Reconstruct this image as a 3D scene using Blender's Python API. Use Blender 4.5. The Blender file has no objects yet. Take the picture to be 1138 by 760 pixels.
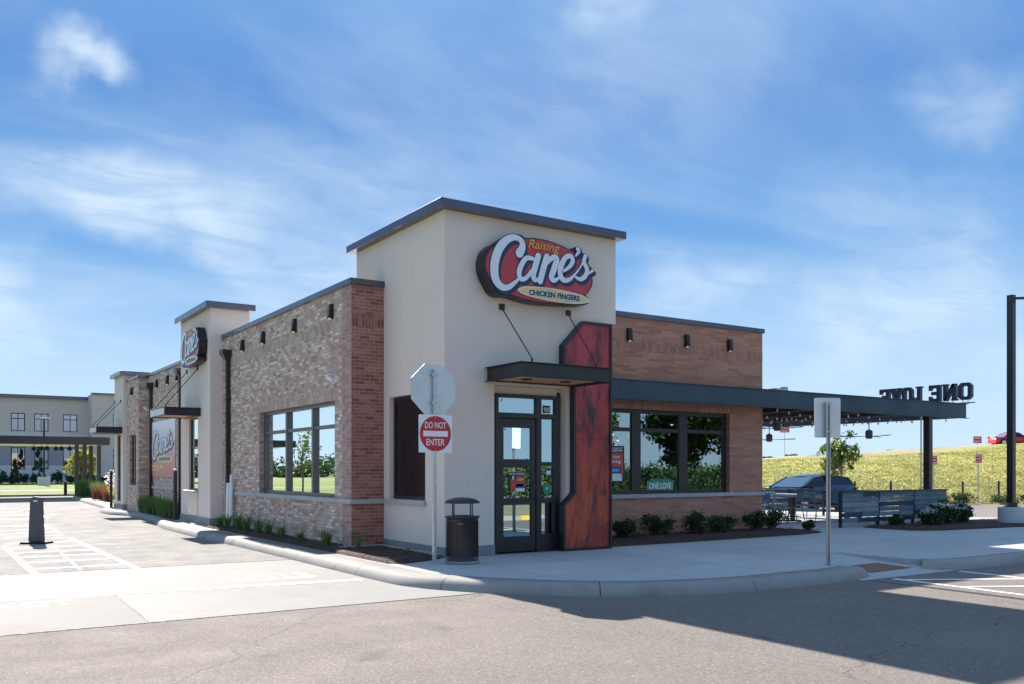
import bpy, bmesh, math, random
import numpy as np
from mathutils import Vector, Matrix
R = math.radians
scene = bpy.context.scene
COL = scene.collection
random.seed(7)

# ------------------------------------------------------------------ camera
cam_data = bpy.data.cameras.new('camera')
cam = bpy.data.objects.new('camera', cam_data)
COL.objects.link(cam)
cam.location = (-7.572, -13.649, 1.54)
cam.rotation_euler = (R(90), 0, -0.5816)
cam_data.sensor_width = 36.0
cam_data.lens = 31.56
cam_data.shift_x = 0.0
cam_data.shift_y = 0.1243
cam_data.clip_start = 0.1
cam_data.clip_end = 3000
scene.camera = cam

# ------------------------------------------------------------------ world: NISHITA sky with thin cirrus
SUN_DIR = Vector((0.075, 1.53, 1.0)).normalized()
SUN_EL = math.asin(SUN_DIR.z)
SUN_AZ = math.atan2(SUN_DIR.x, SUN_DIR.y)
SKY_STRENGTH = 0.15
world = bpy.data.worlds.new('World')
scene.world = world
world.use_nodes = True
nt = world.node_tree
nt.nodes.clear()
def wn(t, **k):
    n = nt.nodes.new(t)
    for a, b in k.items(): setattr(n, a, b)
    return n
def wl(a, b): nt.links.new(a, b)
def wmath(op, a, b=None, clamp=False):
    n = wn('ShaderNodeMath', operation=op); n.use_clamp = clamp
    for i, v in enumerate((a, b)):
        if v is None: continue
        if isinstance(v, (int, float)): n.inputs[i].default_value = v
        else: wl(v, n.inputs[i])
    return n.outputs[0]
def wvec(op, a, b):
    n = wn('ShaderNodeVectorMath', operation=op)
    for i, v in enumerate((a, b)):
        if isinstance(v, tuple): n.inputs[i].default_value = v
        else: wl(v, n.inputs[i])
    return n.outputs['Value'] if op == 'DOT_PRODUCT' else n.outputs['Vector']
sky = wn('ShaderNodeTexSky', sky_type='NISHITA')
sky.sun_disc = False
sky.sun_elevation = SUN_EL
sky.sun_rotation = SUN_AZ
sky.air_density = 1.0; sky.dust_density = 0.3; sky.ozone_density = 2.5; sky.altitude = 200
geo = wn('ShaderNodeTexCoord')
DIR = geo.outputs['Generated']
sep = wn('ShaderNodeSeparateXYZ'); wl(DIR, sep.inputs[0])
zz = wmath('MAXIMUM', sep.outputs['Z'], 0.0)
# clear-air colour low down, brightened overhead to lift shaded walls; mixed with physical sky
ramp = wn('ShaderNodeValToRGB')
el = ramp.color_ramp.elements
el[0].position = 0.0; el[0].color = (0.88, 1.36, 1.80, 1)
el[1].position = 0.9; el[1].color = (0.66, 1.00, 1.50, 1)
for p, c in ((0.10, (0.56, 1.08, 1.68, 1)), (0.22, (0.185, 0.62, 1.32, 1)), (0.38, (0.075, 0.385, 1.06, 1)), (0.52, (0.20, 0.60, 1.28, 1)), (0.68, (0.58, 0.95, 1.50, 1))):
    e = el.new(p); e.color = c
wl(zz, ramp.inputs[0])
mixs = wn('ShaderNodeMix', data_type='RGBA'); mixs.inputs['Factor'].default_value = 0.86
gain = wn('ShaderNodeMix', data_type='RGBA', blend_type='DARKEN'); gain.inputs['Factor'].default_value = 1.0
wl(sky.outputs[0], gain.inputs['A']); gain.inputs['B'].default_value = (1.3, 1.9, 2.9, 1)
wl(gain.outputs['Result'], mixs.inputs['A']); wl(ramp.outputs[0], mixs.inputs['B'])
# cirrus sheet: project the direction on a high flat layer
zc = wmath('ADD', zz, 0.12)
px = wmath('DIVIDE', sep.outputs['X'], zc); py = wmath('DIVIDE', sep.outputs['Y'], zc)
comb = wn('ShaderNodeCombineXYZ'); wl(px, comb.inputs[0]); wl(py, comb.inputs[1])
mp = wn('ShaderNodeMapping'); mp.inputs['Rotation'].default_value = (0, 0, R(28)); mp.inputs['Scale'].default_value = (0.55, 1.0, 1)
wl(comb.outputs[0], mp.inputs[0])
n1 = wn('ShaderNodeTexNoise'); n1.inputs['Scale'].default_value = 1.15; n1.inputs['Detail'].default_value = 7; n1.inputs['Roughness'].default_value = 0.56; n1.inputs['Distortion'].default_value = 0.7
wl(mp.outputs[0], n1.inputs['Vector'])
n2 = wn('ShaderNodeTexNoise'); n2.inputs['Scale'].default_value = 5.0; n2.inputs['Detail'].default_value = 8; n2.inputs['Roughness'].default_value = 0.62; n2.inputs['Distortion'].default_value = 0.8
wl(mp.outputs[0], n2.inputs['Vector'])
def wrange(v, a, b, c, d, smooth=True):
    n = wn('ShaderNodeMapRange'); n.clamp = True
    if smooth: n.interpolation_type = 'SMOOTHSTEP'
    wl(v, n.inputs['Value'])
    for k, x in zip(('From Min', 'From Max', 'To Min', 'To Max'), (a, b, c, d)): n.inputs[k].default_value = x
    return n.outputs[0]
cirrus = wrange(n1.outputs['Fac'], 0.40, 0.78, 0.0, 0.42)
fine = wrange(n2.outputs['Fac'], 0.28, 0.72, 0.68, 1.0)
cov = wmath('MULTIPLY', cirrus, fine)
nd = wn('ShaderNodeTexNoise'); nd.inputs['Scale'].default_value = 9.0; nd.inputs['Detail'].default_value = 5
wl(DIR, nd.inputs['Vector'])
ndv = wvec('SUBTRACT', nd.outputs['Color'], (0.5, 0.5, 0.5))
ndm = wn('ShaderNodeVectorMath', operation='SCALE'); wl(ndv, ndm.inputs[0]); ndm.inputs['Scale'].default_value = 0.13
DW = wvec('ADD', DIR, ndm.outputs[0])
BANKS = [  # centre direction, along, across, half length, width, strength
((0.197, 0.945, 0.259), (0.975, -0.163, -0.149), (-0.098, 0.282, -0.954), 0.150, 0.034, 0.80),
((0.067, 0.985, 0.157), (0.981, -0.094, 0.171), (0.183, 0.142, -0.973), 0.049, 0.045, 0.6),
((0.823, 0.545, 0.161), (0.525, -0.837, 0.152), (0.218, -0.041, -0.975), 0.14, 0.055, 0.55),
((0.815, 0.468, 0.342), (0.564, -0.777, -0.281), (0.134, 0.422, -0.897), 0.059, 0.035, 0.35),
((0.689, 0.697, 0.201), (0.72, -0.625, -0.3), (-0.083, 0.351, -0.933), 0.079, 0.035, 0.45),
((0.127, 0.917, 0.378), (0.988, -0.146, 0.021), (0.074, 0.371, -0.926), 0.042, 0.017, 0.80),
((0.391, 0.873, 0.292), (0.919, -0.352, -0.179), (-0.053, 0.338, -0.94), 0.226, 0.06, 0.35),
((0.562, 0.688, 0.458), (0.81, -0.57, -0.138), (0.166, 0.449, -0.878), 0.029, 0.025, 0.35),
((0.616, 0.678, 0.4), (0.742, -0.67, -0.008), (0.263, 0.302, -0.916), 0.151, 0.1, 0.22),
((0.809, 0.533, 0.247), (0.582, -0.788, -0.204), (0.086, 0.309, -0.947), 0.12, 0.05, 0.3),
((0.33, 0.922, 0.201), (0.944, -0.326, -0.056), (0.014, 0.209, -0.978), 0.088, 0.04, 0.4)]
for m, t, n, L, w, s in BANKS:
    al = wmath('ABSOLUTE', wvec('DOT_PRODUCT', DW, t)); ac = wmath('ABSOLUTE', wvec('DOT_PRODUCT', DW, n))
    fr = wmath('GREATER_THAN', wvec('DOT_PRODUCT', DIR, m), 0.0)
    a = wrange(al, L * 0.35, L * 1.25, 1, 0); b = wrange(ac, 0.0, w * 1.5, s, 0)
    k = wmath('MULTIPLY', wmath('MULTIPLY', a, b), fr)
    k = wmath('MULTIPLY', k, wrange(n2.outputs['Fac'], 0.28, 0.62, 0.45, 1.0))
    cov = wmath('SUBTRACT', wmath('ADD', cov, k), wmath('MULTIPLY', cov, k))
haze = wrange(zz, 0.0, 0.27, 0.55, 0.0)
cov = wmath('SUBTRACT', wmath('ADD', cov, haze), wmath('MULTIPLY', cov, haze), True)
mixc = wn('ShaderNodeMix', data_type='RGBA')
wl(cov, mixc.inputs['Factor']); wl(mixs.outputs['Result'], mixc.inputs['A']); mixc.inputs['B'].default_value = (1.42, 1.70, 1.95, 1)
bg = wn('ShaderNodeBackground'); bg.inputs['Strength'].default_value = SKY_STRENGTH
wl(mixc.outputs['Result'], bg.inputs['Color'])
wo = wn('ShaderNodeOutputWorld'); wl(bg.outputs[0], wo.inputs['Surface'])

# ------------------------------------------------------------------ sun
sd = bpy.data.lights.new('sun', 'SUN'); sd.energy = 3.9; sd.angle = R(0.53); sd.color = (1.0, 0.91, 0.81)
so = bpy.data.objects.new('sun', sd); COL.objects.link(so)
so.rotation_euler = (-SUN_DIR).to_track_quat('-Z', 'Y').to_euler()
so.location = (0, 20, 30)
scene.view_settings.view_transform = 'Standard'
scene.view_settings.look = 'None'
scene.view_settings.gamma = 1.0
scene.view_settings.exposure = 1.86
scene.render.engine = 'CYCLES'
scene.cycles.max_bounces = 8
scene.cycles.transparent_max_bounces = 12
scene.cycles.caustics_reflective = False
scene.cycles.caustics_refractive = False

# ------------------------------------------------------------------ materials
class M:
    """small node-tree builder"""
    def __init__(s, name, rough=0.6, metal=0.0, spec=0.5):
        s.m = bpy.data.materials.new(name); s.m.use_nodes = True
        s.nt = s.m.node_tree; s.b = s.nt.nodes['Principled BSDF']
        s.b.inputs['Roughness'].default_value = rough; s.b.inputs['Metallic'].default_value = metal
        s.b.inputs['Specular IOR Level'].default_value = spec
    def n(s, t, **k):
        x = s.nt.nodes.new(t)
        for a, b in k.items(): setattr(x, a, b)
        return x
    def l(s, a, b): s.nt.links.new(a, b)
    def coord(s, kind='Object'):
        return s.n('ShaderNodeTexCoord').outputs[kind]
    def noise(s, vec, scale, detail=4, rough=0.55, dist=0.0, stretch=None):
        if stretch:
            mpn = s.n('ShaderNodeMapping'); mpn.inputs['Scale'].default_value = stretch; s.l(vec, mpn.inputs[0]); vec = mpn.outputs[0]
        x = s.n('ShaderNodeTexNoise'); x.inputs['Scale'].default_value = scale; x.inputs['Detail'].default_value = detail
        x.inputs['Roughness'].default_value = rough; x.inputs['Distortion'].default_value = dist
        s.l(vec, x.inputs['Vector']); return x.outputs['Fac']
    def ramp(s, fac, stops, const=False):
        x = s.n('ShaderNodeValToRGB'); cr = x.color_ramp
        if const: cr.interpolation = 'CONSTANT'
        cr.elements[0].position = stops[0][0]; cr.elements[0].color = (*stops[0][1], 1)
        cr.elements[1].position = stops[-1][0]; cr.elements[1].color = (*stops[-1][1], 1)
        for p, c in stops[1:-1]:
            e = cr.elements.new(p); e.color = (*c, 1)
        s.l(fac, x.inputs[0]); return x.outputs[0]
    def mix(s, fac, a, b, mode='MIX'):
        x = s.n('ShaderNodeMix', data_type='RGBA', blend_type=mode)
        for k, v in (('Factor', fac), ('A', a), ('B', b)):
            if isinstance(v, (int, float)): x.inputs[k].default_value = v
            elif isinstance(v, tuple): x.inputs[k].default_value = (*v, 1)
            else: s.l(v, x.inputs[k])
        return x.outputs['Result']
    def rng(s, v, a, b, c, d):
        x = s.n('ShaderNodeMapRange'); s.l(v, x.inputs[0])
        for i, k in enumerate((a, b, c, d)): x.inputs[i + 1].default_value = k
        return x.outputs[0]
    def math(s, op, a, b):
        x = s.n('ShaderNodeMath', operation=op)
        for i, v in enumerate((a, b)):
            if isinstance(v, (int, float)): x.inputs[i].default_value = v
            else: s.l(v, x.inputs[i])
        return x.outputs[0]
    def color(s, c):
        if isinstance(c, tuple): s.b.inputs['Base Color'].default_value = (*c, 1)
        else: s.l(c, s.b.inputs['Base Color'])
        return s
    def bump(s, h, strength=0.3, dist=0.01):
        x = s.n('ShaderNodeBump'); x.inputs['Strength'].default_value = strength; x.inputs['Distance'].default_value = dist
        s.l(h, x.inputs['Height']); s.l(x.outputs[0], s.b.inputs['Normal']); return s

def plain(name, c, rough=0.5, metal=0.0, var=0.12, scale=6.0, bump=0.0, spec=0.5):
    m = M(name, rough, metal, spec); v = m.coord()
    f = m.noise(v, scale, 5, 0.6)
    lo = tuple(x * (1 - var) for x in c); hi = tuple(min(1, x * (1 + var)) for x in c)
    m.color(m.ramp(f, [(0.3, lo), (0.7, hi)]))
    if rough > 0.15: m.l(m.rng(m.noise(v, scale * 2.3, 3), 0.3, 0.7, rough * 0.85, min(1, rough * 1.15)), m.b.inputs['Roughness'])
    if bump: m.bump(m.noise(v, 60, 4), bump, 0.004)
    return m.m

def brick_mat(name, stops, mortar, bw, bh, msize, swap=False, bump=0.6, seed=0.0, rough=0.85, stain=0.15):
    m = M(name, rough); uv = m.coord('UV')
    mpn = m.n('ShaderNodeMapping'); mpn.inputs['Location'].default_value = (seed, 0, 0)
    if swap: mpn.inputs['Rotation'].default_value = (0, 0, R(90))
    m.l(uv, mpn.inputs[0])
    br = m.n('ShaderNodeTexBrick'); br.offset = 0.0 if swap else 0.5
    m.l(mpn.outputs[0], br.inputs['Vector'])
    br.inputs['Scale'].default_value = 1.0; br.inputs['Brick Width'].default_value = bw; br.inputs['Row Height'].default_value = bh
    br.inputs['Mortar Size'].default_value = msize; br.inputs['Mortar Smooth'].default_value = 0.15
    br.inputs['Color1'].default_value = (0, 0, 0, 1); br.inputs['Color2'].default_value = (1, 1, 1, 1); br.inputs['Mortar'].default_value = (0.5, 0.5, 0.5, 1)
    c = m.ramp(br.outputs['Color'], stops)
    nz = m.noise(uv, 28, 5, 0.65)
    c = m.mix(m.rng(nz, 0.25, 0.75, 0.0, 0.35), c, m.mix(1.0, c, (0.62, 0.58, 0.56), 'MULTIPLY'))
    big = m.noise(uv, 0.9, 4, 0.6)
    c = m.mix(m.rng(big, 0.35, 0.7, 0.0, stain), c, (0.16, 0.14, 0.13))
    mo = m.ramp(m.noise(uv, 14, 3), [(0.3, tuple(x * 0.8 for x in mortar)), (0.7, mortar)])
    c = m.mix(br.outputs['Fac'], c, mo); m.color(c)
    h = m.math('SUBTRACT', m.math('MULTIPLY', nz, 0.35), br.outputs['Fac'])
    m.bump(h, bump, 0.008)
    return m.m

BW, BH = 0.2032, 0.0677
MAT = {}
MAT['brick_red'] = brick_mat('brick_red', [(0.0, (0.24, 0.08, 0.062)), (0.3, (0.35, 0.12, 0.09)), (0.6, (0.41, 0.15, 0.11)), (1.0, (0.48, 0.205, 0.155))], (0.44, 0.33, 0.28), BW, BH, 0.0055)
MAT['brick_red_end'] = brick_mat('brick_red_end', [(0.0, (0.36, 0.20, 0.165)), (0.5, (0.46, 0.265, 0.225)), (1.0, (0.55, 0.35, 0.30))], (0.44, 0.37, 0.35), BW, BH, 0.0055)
MAT['brick_wing'] = brick_mat('brick_wing', [(0.0, (0.41, 0.180, 0.118)), (0.25, (0.49, 0.225, 0.150)), (0.65, (0.54, 0.255, 0.172)), (1.0, (0.60, 0.300, 0.205))], (0.42, 0.235, 0.175), 0.40, BH, 0.0045)
PALE = [(0.0, (0.40, 0.255, 0.190)), (0.16, (0.50, 0.335, 0.255)), (0.38, (0.56, 0.39, 0.300)), (0.58, (0.61, 0.445, 0.350)), (0.76, (0.68, 0.55, 0.46)), (1.0, (0.82, 0.70, 0.60))]
MAT['brick_pale'] = brick_mat('brick_pale', PALE, (0.43, 0.33, 0.28), BW, BH, 0.0055, seed=0.7, bump=0.8, stain=0.05)
MAT['soldier_pale'] = brick_mat('soldier_pale', [(0.0, (0.42, 0.28, 0.215)), (0.4, (0.55, 0.39, 0.31)), (1.0, (0.68, 0.52, 0.43))], (0.34, 0.30, 0.28), 0.235, BH, 0.0045, swap=True)
MAT['soldier_wing'] = brick_mat('soldier_wing', [(0.0, (0.36, 0.155, 0.105)), (0.5, (0.47, 0.215, 0.145)), (1.0, (0.56, 0.28, 0.20))], (0.28, 0.22, 0.20), 0.235, BH, 0.0045, swap=True)
MAT['soldier_red'] = brick_mat('soldier_red', [(0.0, (0.20, 0.07, 0.055)), (0.5, (0.34, 0.115, 0.088)), (1.0, (0.44, 0.18, 0.135))], (0.34, 0.29, 0.27), 0.235, BH, 0.0045, swap=True)

def stucco(name, c):
    m = M(name, 0.9, 0, 0.25); v = m.coord()
    big = m.noise(v, 0.55, 5, 0.6); fine = m.noise(v, 140, 3, 0.7); streak = m.noise(v, 1.2, 4, 0.6, 0, (3.0, 3.0, 0.35))
    col = m.ramp(big, [(0.3, tuple(x * 0.95 for x in c)), (0.7, tuple(x * 1.03 for x in c))])
    col = m.mix(m.rng(streak, 0.55, 0.8, 0.0, 0.16), col, tuple(x * 0.72 for x in c))
    col = m.mix(m.rng(fine, 0.3, 0.7, 0.0, 0.12), col, tuple(x * 0.8 for x in c))
    m.color(col).bump(fine, 0.25, 0.004); return m.m
MAT['stucco'] = stucco('stucco', (0.78, 0.665, 0.58))
MAT['stucco_far'] = stucco('stucco_far', (0.76, 0.595, 0.565))
MAT['plinth'] = plain('plinth_grey', (0.24, 0.245, 0.25), 0.8, var=0.15, scale=3, bump=0.1)
MAT['sill'] = plain('cast_stone', (0.42, 0.42, 0.41), 0.7, var=0.12, scale=5, bump=0.1)
MAT['metal_dark'] = plain('dark_bronze_metal', (0.022, 0.020, 0.024), 0.38, 0.0, var=0.15, scale=2)
MAT['metal_cap'] = plain('parapet_cap_metal', (0.13, 0.125, 0.155), 0.24, 0.7, var=0.10, scale=1.5)
MAT['frame_side'] = plain('anodised_frame', (0.13, 0.125, 0.125), 0.35, 0.6, var=0.08, scale=3)
MAT['beam'] = plain('steel_beam_paint', (0.058, 0.090, 0.115), 0.65, 0.0, var=0.18, scale=0.8, spec=0.25)
MAT['galv'] = plain('galvanised_steel', (0.50, 0.52, 0.53), 0.34, 0.85, var=0.15, scale=9)
MAT['sign_back'] = plain('bare_aluminium', (0.62, 0.63, 0.63), 0.42, 0.7, var=0.07, scale=3)
MAT['stainless'] = plain('stainless_panel', (0.55, 0.53, 0.50), 0.3, 0.85, var=0.05, scale=2)
MAT['soffit'] = plain('wood_soffit', (0.78, 0.40, 0.22), 0.55, var=0.22, scale=4)
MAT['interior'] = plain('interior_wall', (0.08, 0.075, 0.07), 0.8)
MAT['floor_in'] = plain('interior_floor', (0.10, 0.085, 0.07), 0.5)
MAT['roof'] = plain('roof_membrane', (0.45, 0.45, 0.44), 0.8)
MAT['white'] = plain('white_enamel', (0.78, 0.78, 0.76), 0.4, var=0.04)
MAT['black'] = plain('black_metal', (0.012, 0.012, 0.014), 0.4, var=0.2)
MAT['wire'] = plain('cable', (0.01, 0.01, 0.012), 0.5)
MAT['sign_white'] = plain('sign_white', (0.74, 0.79, 0.86), 0.3, var=0.02)
MAT['sign_red'] = plain('sign_red', (0.50, 0.045, 0.055), 0.32, var=0.10, scale=1.5)
MAT['sign_navy'] = plain('sign_navy', (0.012, 0.035, 0.085), 0.35, var=0.1)
MAT['sign_black'] = plain('sign_cabinet', (0.018, 0.014, 0.018), 0.38, var=0.1)
MAT['sign_yellow'] = plain('sign_yellow', (0.75, 0.50, 0.04), 0.35, var=0.05)
MAT['sign_board'] = plain('sign_board', (0.78, 0.56, 0.16), 0.35, var=0.16, scale=3)
MAT['sign_boardrim'] = plain('sign_board_rim', (0.72, 0.70, 0.58), 0.35, var=0.1)
MAT['traffic_red'] = plain('traffic_red', (0.52, 0.018, 0.02), 0.4, var=0.08)
MAT['traffic_white'] = plain('traffic_white', (0.80, 0.80, 0.80), 0.4, var=0.03)
MAT['poster_white'] = plain('poster_white', (0.75, 0.76, 0.78), 0.4, var=0.03)
MAT['poster_black'] = plain('poster_black', (0.015, 0.015, 0.02), 0.4)
MAT['poster_red'] = plain('poster_red', (0.55, 0.07, 0.045), 0.4, var=0.1)
MAT['poster_blue'] = plain('poster_blue', (0.01, 0.22, 0.62), 0.4, var=0.05)
MAT['poster_green'] = plain('poster_green', (0.015, 0.26, 0.14), 0.4, var=0.05)
MAT['mulch'] = None
def rusty():
    m = M('oxidised_red_panel', 0.42, 0.15); v = m.coord()
    a = m.noise(v, 2.3, 7, 0.62, 0.5, (1.6, 1, 0.55)); b = m.noise(v, 7.0, 6, 0.65, 0.6, (2.0, 1, 0.28)); c = m.noise(v, 0.7, 3)
    sz = m.n('ShaderNodeSeparateXYZ'); m.l(v, sz.inputs[0]); hz = m.rng(sz.outputs[2], 1.6, 3.0, 0.0, 1.0)
    low = m.ramp(c, [(0.35, (0.36, 0.030, 0.018)), (0.65, (0.50, 0.085, 0.025))]); top = m.ramp(c, [(0.35, (0.34, 0.022, 0.045)), (0.65, (0.46, 0.050, 0.075))])
    x = m.mix(hz, low, top)
    x = m.mix(m.rng(b, 0.40, 0.72, 0.0, 0.6), x, (0.56, 0.11, 0.08))
    x = m.mix(m.rng(a, 0.47, 0.64, 0.0, 0.85), x, (0.060, 0.018, 0.030))
    x = m.mix(m.rng(m.noise(v, 3.2, 6, 0.62, 0.9, (2.6, 1, 0.34)), 0.55, 0.68, 0.0, 0.85), x, (0.022, 0.024, 0.040))
    m.color(x); m.l(m.rng(b, 0.3, 0.7, 0.35, 0.6), m.b.inputs['Roughness']); return m.m
MAT['rust'] = rusty()

def asphalt(name, c, glare=0.62, speck=0.5, cracks=False, patch=0.16):
    m = M(name, glare, 0, 0.10); v = m.coord()
    big = m.noise(v, 0.22, 5, 0.6); mid = m.noise(v, 1.6, 5, 0.62); gr = m.n('ShaderNodeTexVoronoi'); gr.inputs['Scale'].default_value = 62; m.l(v, gr.inputs['Vector'])
    gn = m.noise(v, 75, 4, 0.7)
    col = m.ramp(big, [(0.3, tuple(x * (1 - patch) for x in c)), (0.7, tuple(x * (1 + patch) for x in c))])
    col = m.mix(m.rng(mid, 0.45, 0.75, 0.0, 0.22), col, tuple(x * 0.72 for x in c))
    st = m.ramp(gr.outputs['Color'], [(0.0, tuple(x * 0.45 for x in c)), (0.5, c), (0.86, tuple(min(0.9, x * 1.7) for x in c)), (1.0, tuple(min(.9, x * 3.6) for x in c))])
    col = m.mix(speck, col, st)
    tr = m.noise(v, 0.5, 4, 0.6, 0.3, (0.10, 2.4, 1))
    col = m.mix(m.rng(tr, 0.5, 0.72, 0.0, 0.20), col, tuple(x * 0.75 for x in c))
    if cracks:
        vo = m.n('ShaderNodeTexVoronoi', feature='DISTANCE_TO_EDGE'); vo.inputs['Scale'].default_value = 0.16; vo.inputs['Randomness'].default_value = 1
        dv = m.n('ShaderNodeVectorMath', operation='ADD'); m.l(v, dv.inputs[0])
        nn = m.n('ShaderNodeTexNoise'); nn.inputs['Scale'].default_value = 1.4; nn.inputs['Detail'].default_value = 5; m.l(v, nn.inputs['Vector'])
        sc = m.n('ShaderNodeVectorMath', operation='SCALE'); sc.inputs['Scale'].default_value = 0.8; m.l(nn.outputs['Color'], sc.inputs[0]); m.l(sc.outputs[0], dv.inputs[1]); m.l(dv.outputs[0], vo.inputs['Vector'])
        col = m.mix(m.rng(vo.outputs['Distance'], 0.0, 0.0022, 0.55, 0.0), col, (0.03, 0.03, 0.03))
    oil = m.noise(v, 1.1, 3, 0.5, 0.4); col = m.mix(m.rng(oil, 0.66, 0.74, 0.0, 0.35), col, tuple(x * 0.35 for x in c))
    m.color(col)
    m.bump(m.math('ADD', m.math('MULTIPLY', gr.outputs['Distance'], -0.7), gn), 0.55, 0.008)
    m.l(m.rng(mid, 0.3, 0.7, glare * 0.9, min(1, glare * 1.12)), m.b.inputs['Roughness'])
    return m.m
MAT['asphalt'] = asphalt('asphalt', (0.178, 0.157, 0.143), 0.9, 0.42, True)
MAT['lane'] = asphalt('worn_lane_asphalt', (0.205, 0.20, 0.195), 0.9, 0.45)
MAT['lot'] = asphalt('parking_lot_asphalt', (0.20, 0.18, 0.17), 0.85, 0.25)

def concrete(name, c, joint=0.0, jx=1.5, stain=0.3, rough=0.7, bump=0.25):
    m = M(name, rough, 0, 0.05); v = m.coord()
    big = m.noise(v, 0.35, 5, 0.6); mid = m.noise(v, 2.6, 6, 0.65); f = m.noise(v, 90, 3, 0.7)
    br = m.noise(v, 5.0, 3, 0.6, 0, (0.12, 6.0, 1))
    col = m.ramp(big, [(0.3, tuple(x * 0.88 for x in c)), (0.7, tuple(x * 1.06 for x in c))])
    col = m.mix(m.rng(mid, 0.5, 0.78, 0.0, stain), col, tuple(x * 0.62 for x in c))
    col = m.mix(m.rng(br, 0.35, 0.7, 0.0, 0.14), col, tuple(x * 0.78 for x in c))
    col = m.mix(m.rng(f, 0.35, 0.7, 0.0, 0.12), col, tuple(x * 0.7 for x in c))
    h = f
    if joint:
        b = m.n('ShaderNodeTexBrick'); b.offset = 0.0; m.l(v, b.inputs['Vector'])
        b.inputs['Scale'].default_value = 1; b.inputs['Brick Width'].default_value = jx; b.inputs['Row Height'].default_value = joint
        b.inputs['Mortar Size'].default_value = 0.006; b.inputs['Mortar Smooth'].default_value = 0.3
        b.inputs['Color1'].default_value = (0.9, 0.9, 0.9, 1); b.inputs['Color2'].default_value = (1, 1, 1, 1)
        col = m.mix(1.0, col, b.outputs['Color'], 'MULTIPLY')
        col = m.mix(m.math('MULTIPLY', b.outputs['Fac'], 0.7), col, (0.08, 0.08, 0.08))
        h = m.math('SUBTRACT', m.math('MULTIPLY', f, 0.4), b.outputs['Fac'])
    m.color(col).bump(h, bump, 0.006); return m.m
MAT['sidewalk'] = concrete('sidewalk_concrete', (0.46, 0.47, 0.475), 1.55, 1.6)
MAT['kerb'] = concrete('kerb_concrete', (0.31, 0.30, 0.285), stain=0.8, bump=0.4)
MAT['apron'] = concrete('apron_concrete', (0.265, 0.26, 0.252), stain=0.4, rough=0.75)
MAT['apron_worn'] = concrete('apron_worn_concrete', (0.215, 0.21, 0.205), stain=0.4, rough=0.75)
MAT['block'] = concrete('cast_concrete', (0.50, 0.50, 0.49), stain=0.35)
MAT['paint'] = plain('road_paint', (0.72, 0.71, 0.69), 0.6, var=0.10, scale=12)
MAT['paint_yellow'] = plain('road_paint_yellow', (0.70, 0.42, 0.04), 0.6, var=0.1, scale=12)
MAT['tactile'] = plain('tactile_plate', (0.20, 0.065, 0.035), 0.6, var=0.2, scale=20)
MAT['joint'] = plain('joint_sealant', (0.025, 0.025, 0.025), 0.8)
def faded(name, c, base, keep):
    m = M(name, 0.65); v = m.coord(); f = m.noise(v, 22, 4, 0.6)
    m.color(m.mix(m.rng(f, keep - 0.1, keep + 0.1, 0.0, 1.0), c, base)); return m.m
MAT['paint_worn'] = faded('road_paint_worn', (0.55, 0.54, 0.53), (0.26, 0.255, 0.25), 0.60)

def mulch():
    m = M('mulch_chips', 0.9); v = m.coord()
    vo = m.n('ShaderNodeTexVoronoi'); vo.inputs['Scale'].default_value = 38; m.l(v, vo.inputs['Vector'])
    m.color(m.mix(0.5, m.ramp(m.noise(v, 3, 5), [(0.3, (0.035, 0.018, 0.014)), (0.7, (0.09, 0.042, 0.03))]), m.ramp(vo.outputs['Color'], [(0, (0.02, 0.012, 0.01)), (0.8, (0.10, 0.05, 0.035)), (1.0, (0.20, 0.11, 0.07))])))
    m.bump(vo.outputs['Distance'], 1.0, 0.03); return m.m
MAT['mulch'] = mulch()
def grass_mat(name, a, b, c, scale=0.6):
    m = M(name, 0.9, 0, 0.2); v = m.coord()
    f = m.noise(v, scale, 6, 0.7); g = m.noise(v, scale * 9, 5, 0.75); h = m.noise(v, scale * 2.7, 5, 0.7)
    col = m.ramp(f, [(0.3, a), (0.5, b), (0.72, c)])
    col = m.mix(m.rng(g, 0.42, 0.68, 0.0, 0.5), col, tuple(x * 0.45 for x in a))
    col = m.mix(m.rng(h, 0.5, 0.75, 0.0, 0.35), col, tuple(x * 1.25 for x in c))
    m.color(col).bump(g, 0.9, 0.15); return m.m
MAT['lawn'] = grass_mat('lawn_grass', (0.11, 0.165, 0.025), (0.155, 0.22, 0.03), (0.20, 0.27, 0.045), 0.8)
MAT['meadow'] = grass_mat('meadow_grass', (0.17, 0.19, 0.05), (0.30, 0.30, 0.075), (0.42, 0.37, 0.12), 0.30)
MAT['ground'] = grass_mat('far_ground', (0.09, 0.12, 0.03), (0.13, 0.16, 0.04), (0.18, 0.19, 0.06), 0.02)
MAT['verge'] = plain('dry_verge', (0.27, 0.235, 0.13), 0.9, var=0.25, scale=0.4)

def leaf_mat(name, dark, light, trans=0.35, flower=None, scale=3.0):
    m = M(name, 0.55, 0, 0.3); v = m.coord()
    f = m.noise(v, scale, 3, 0.6); g = m.noise(v, scale * 9, 2, 0.6)
    col = m.mix(0.5, m.ramp(f, [(0.3, dark), (0.7, light)]), m.ramp(g, [(0.3, dark), (0.7, light)]))
    m.color(col)
    tr = m.n('ShaderNodeBsdfTranslucent'); m.l(col, tr.inputs[0])
    mx = m.n('ShaderNodeMixShader'); mx.inputs[0].default_value = trans
    m.l(m.b.outputs[0], mx.inputs[1]); m.l(tr.outputs[0], mx.inputs[2])
    m.l(mx.outputs[0], m.nt.nodes['Material Output'].inputs['Surface']); return m.m
MAT['leaf_young'] = leaf_mat('young_tree_leaves', (0.05, 0.09, 0.015), (0.20, 0.28, 0.045))
MAT['leaf_gold'] = leaf_mat('golden_leaves', (0.25, 0.26, 0.03), (0.48, 0.46, 0.07))
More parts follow.
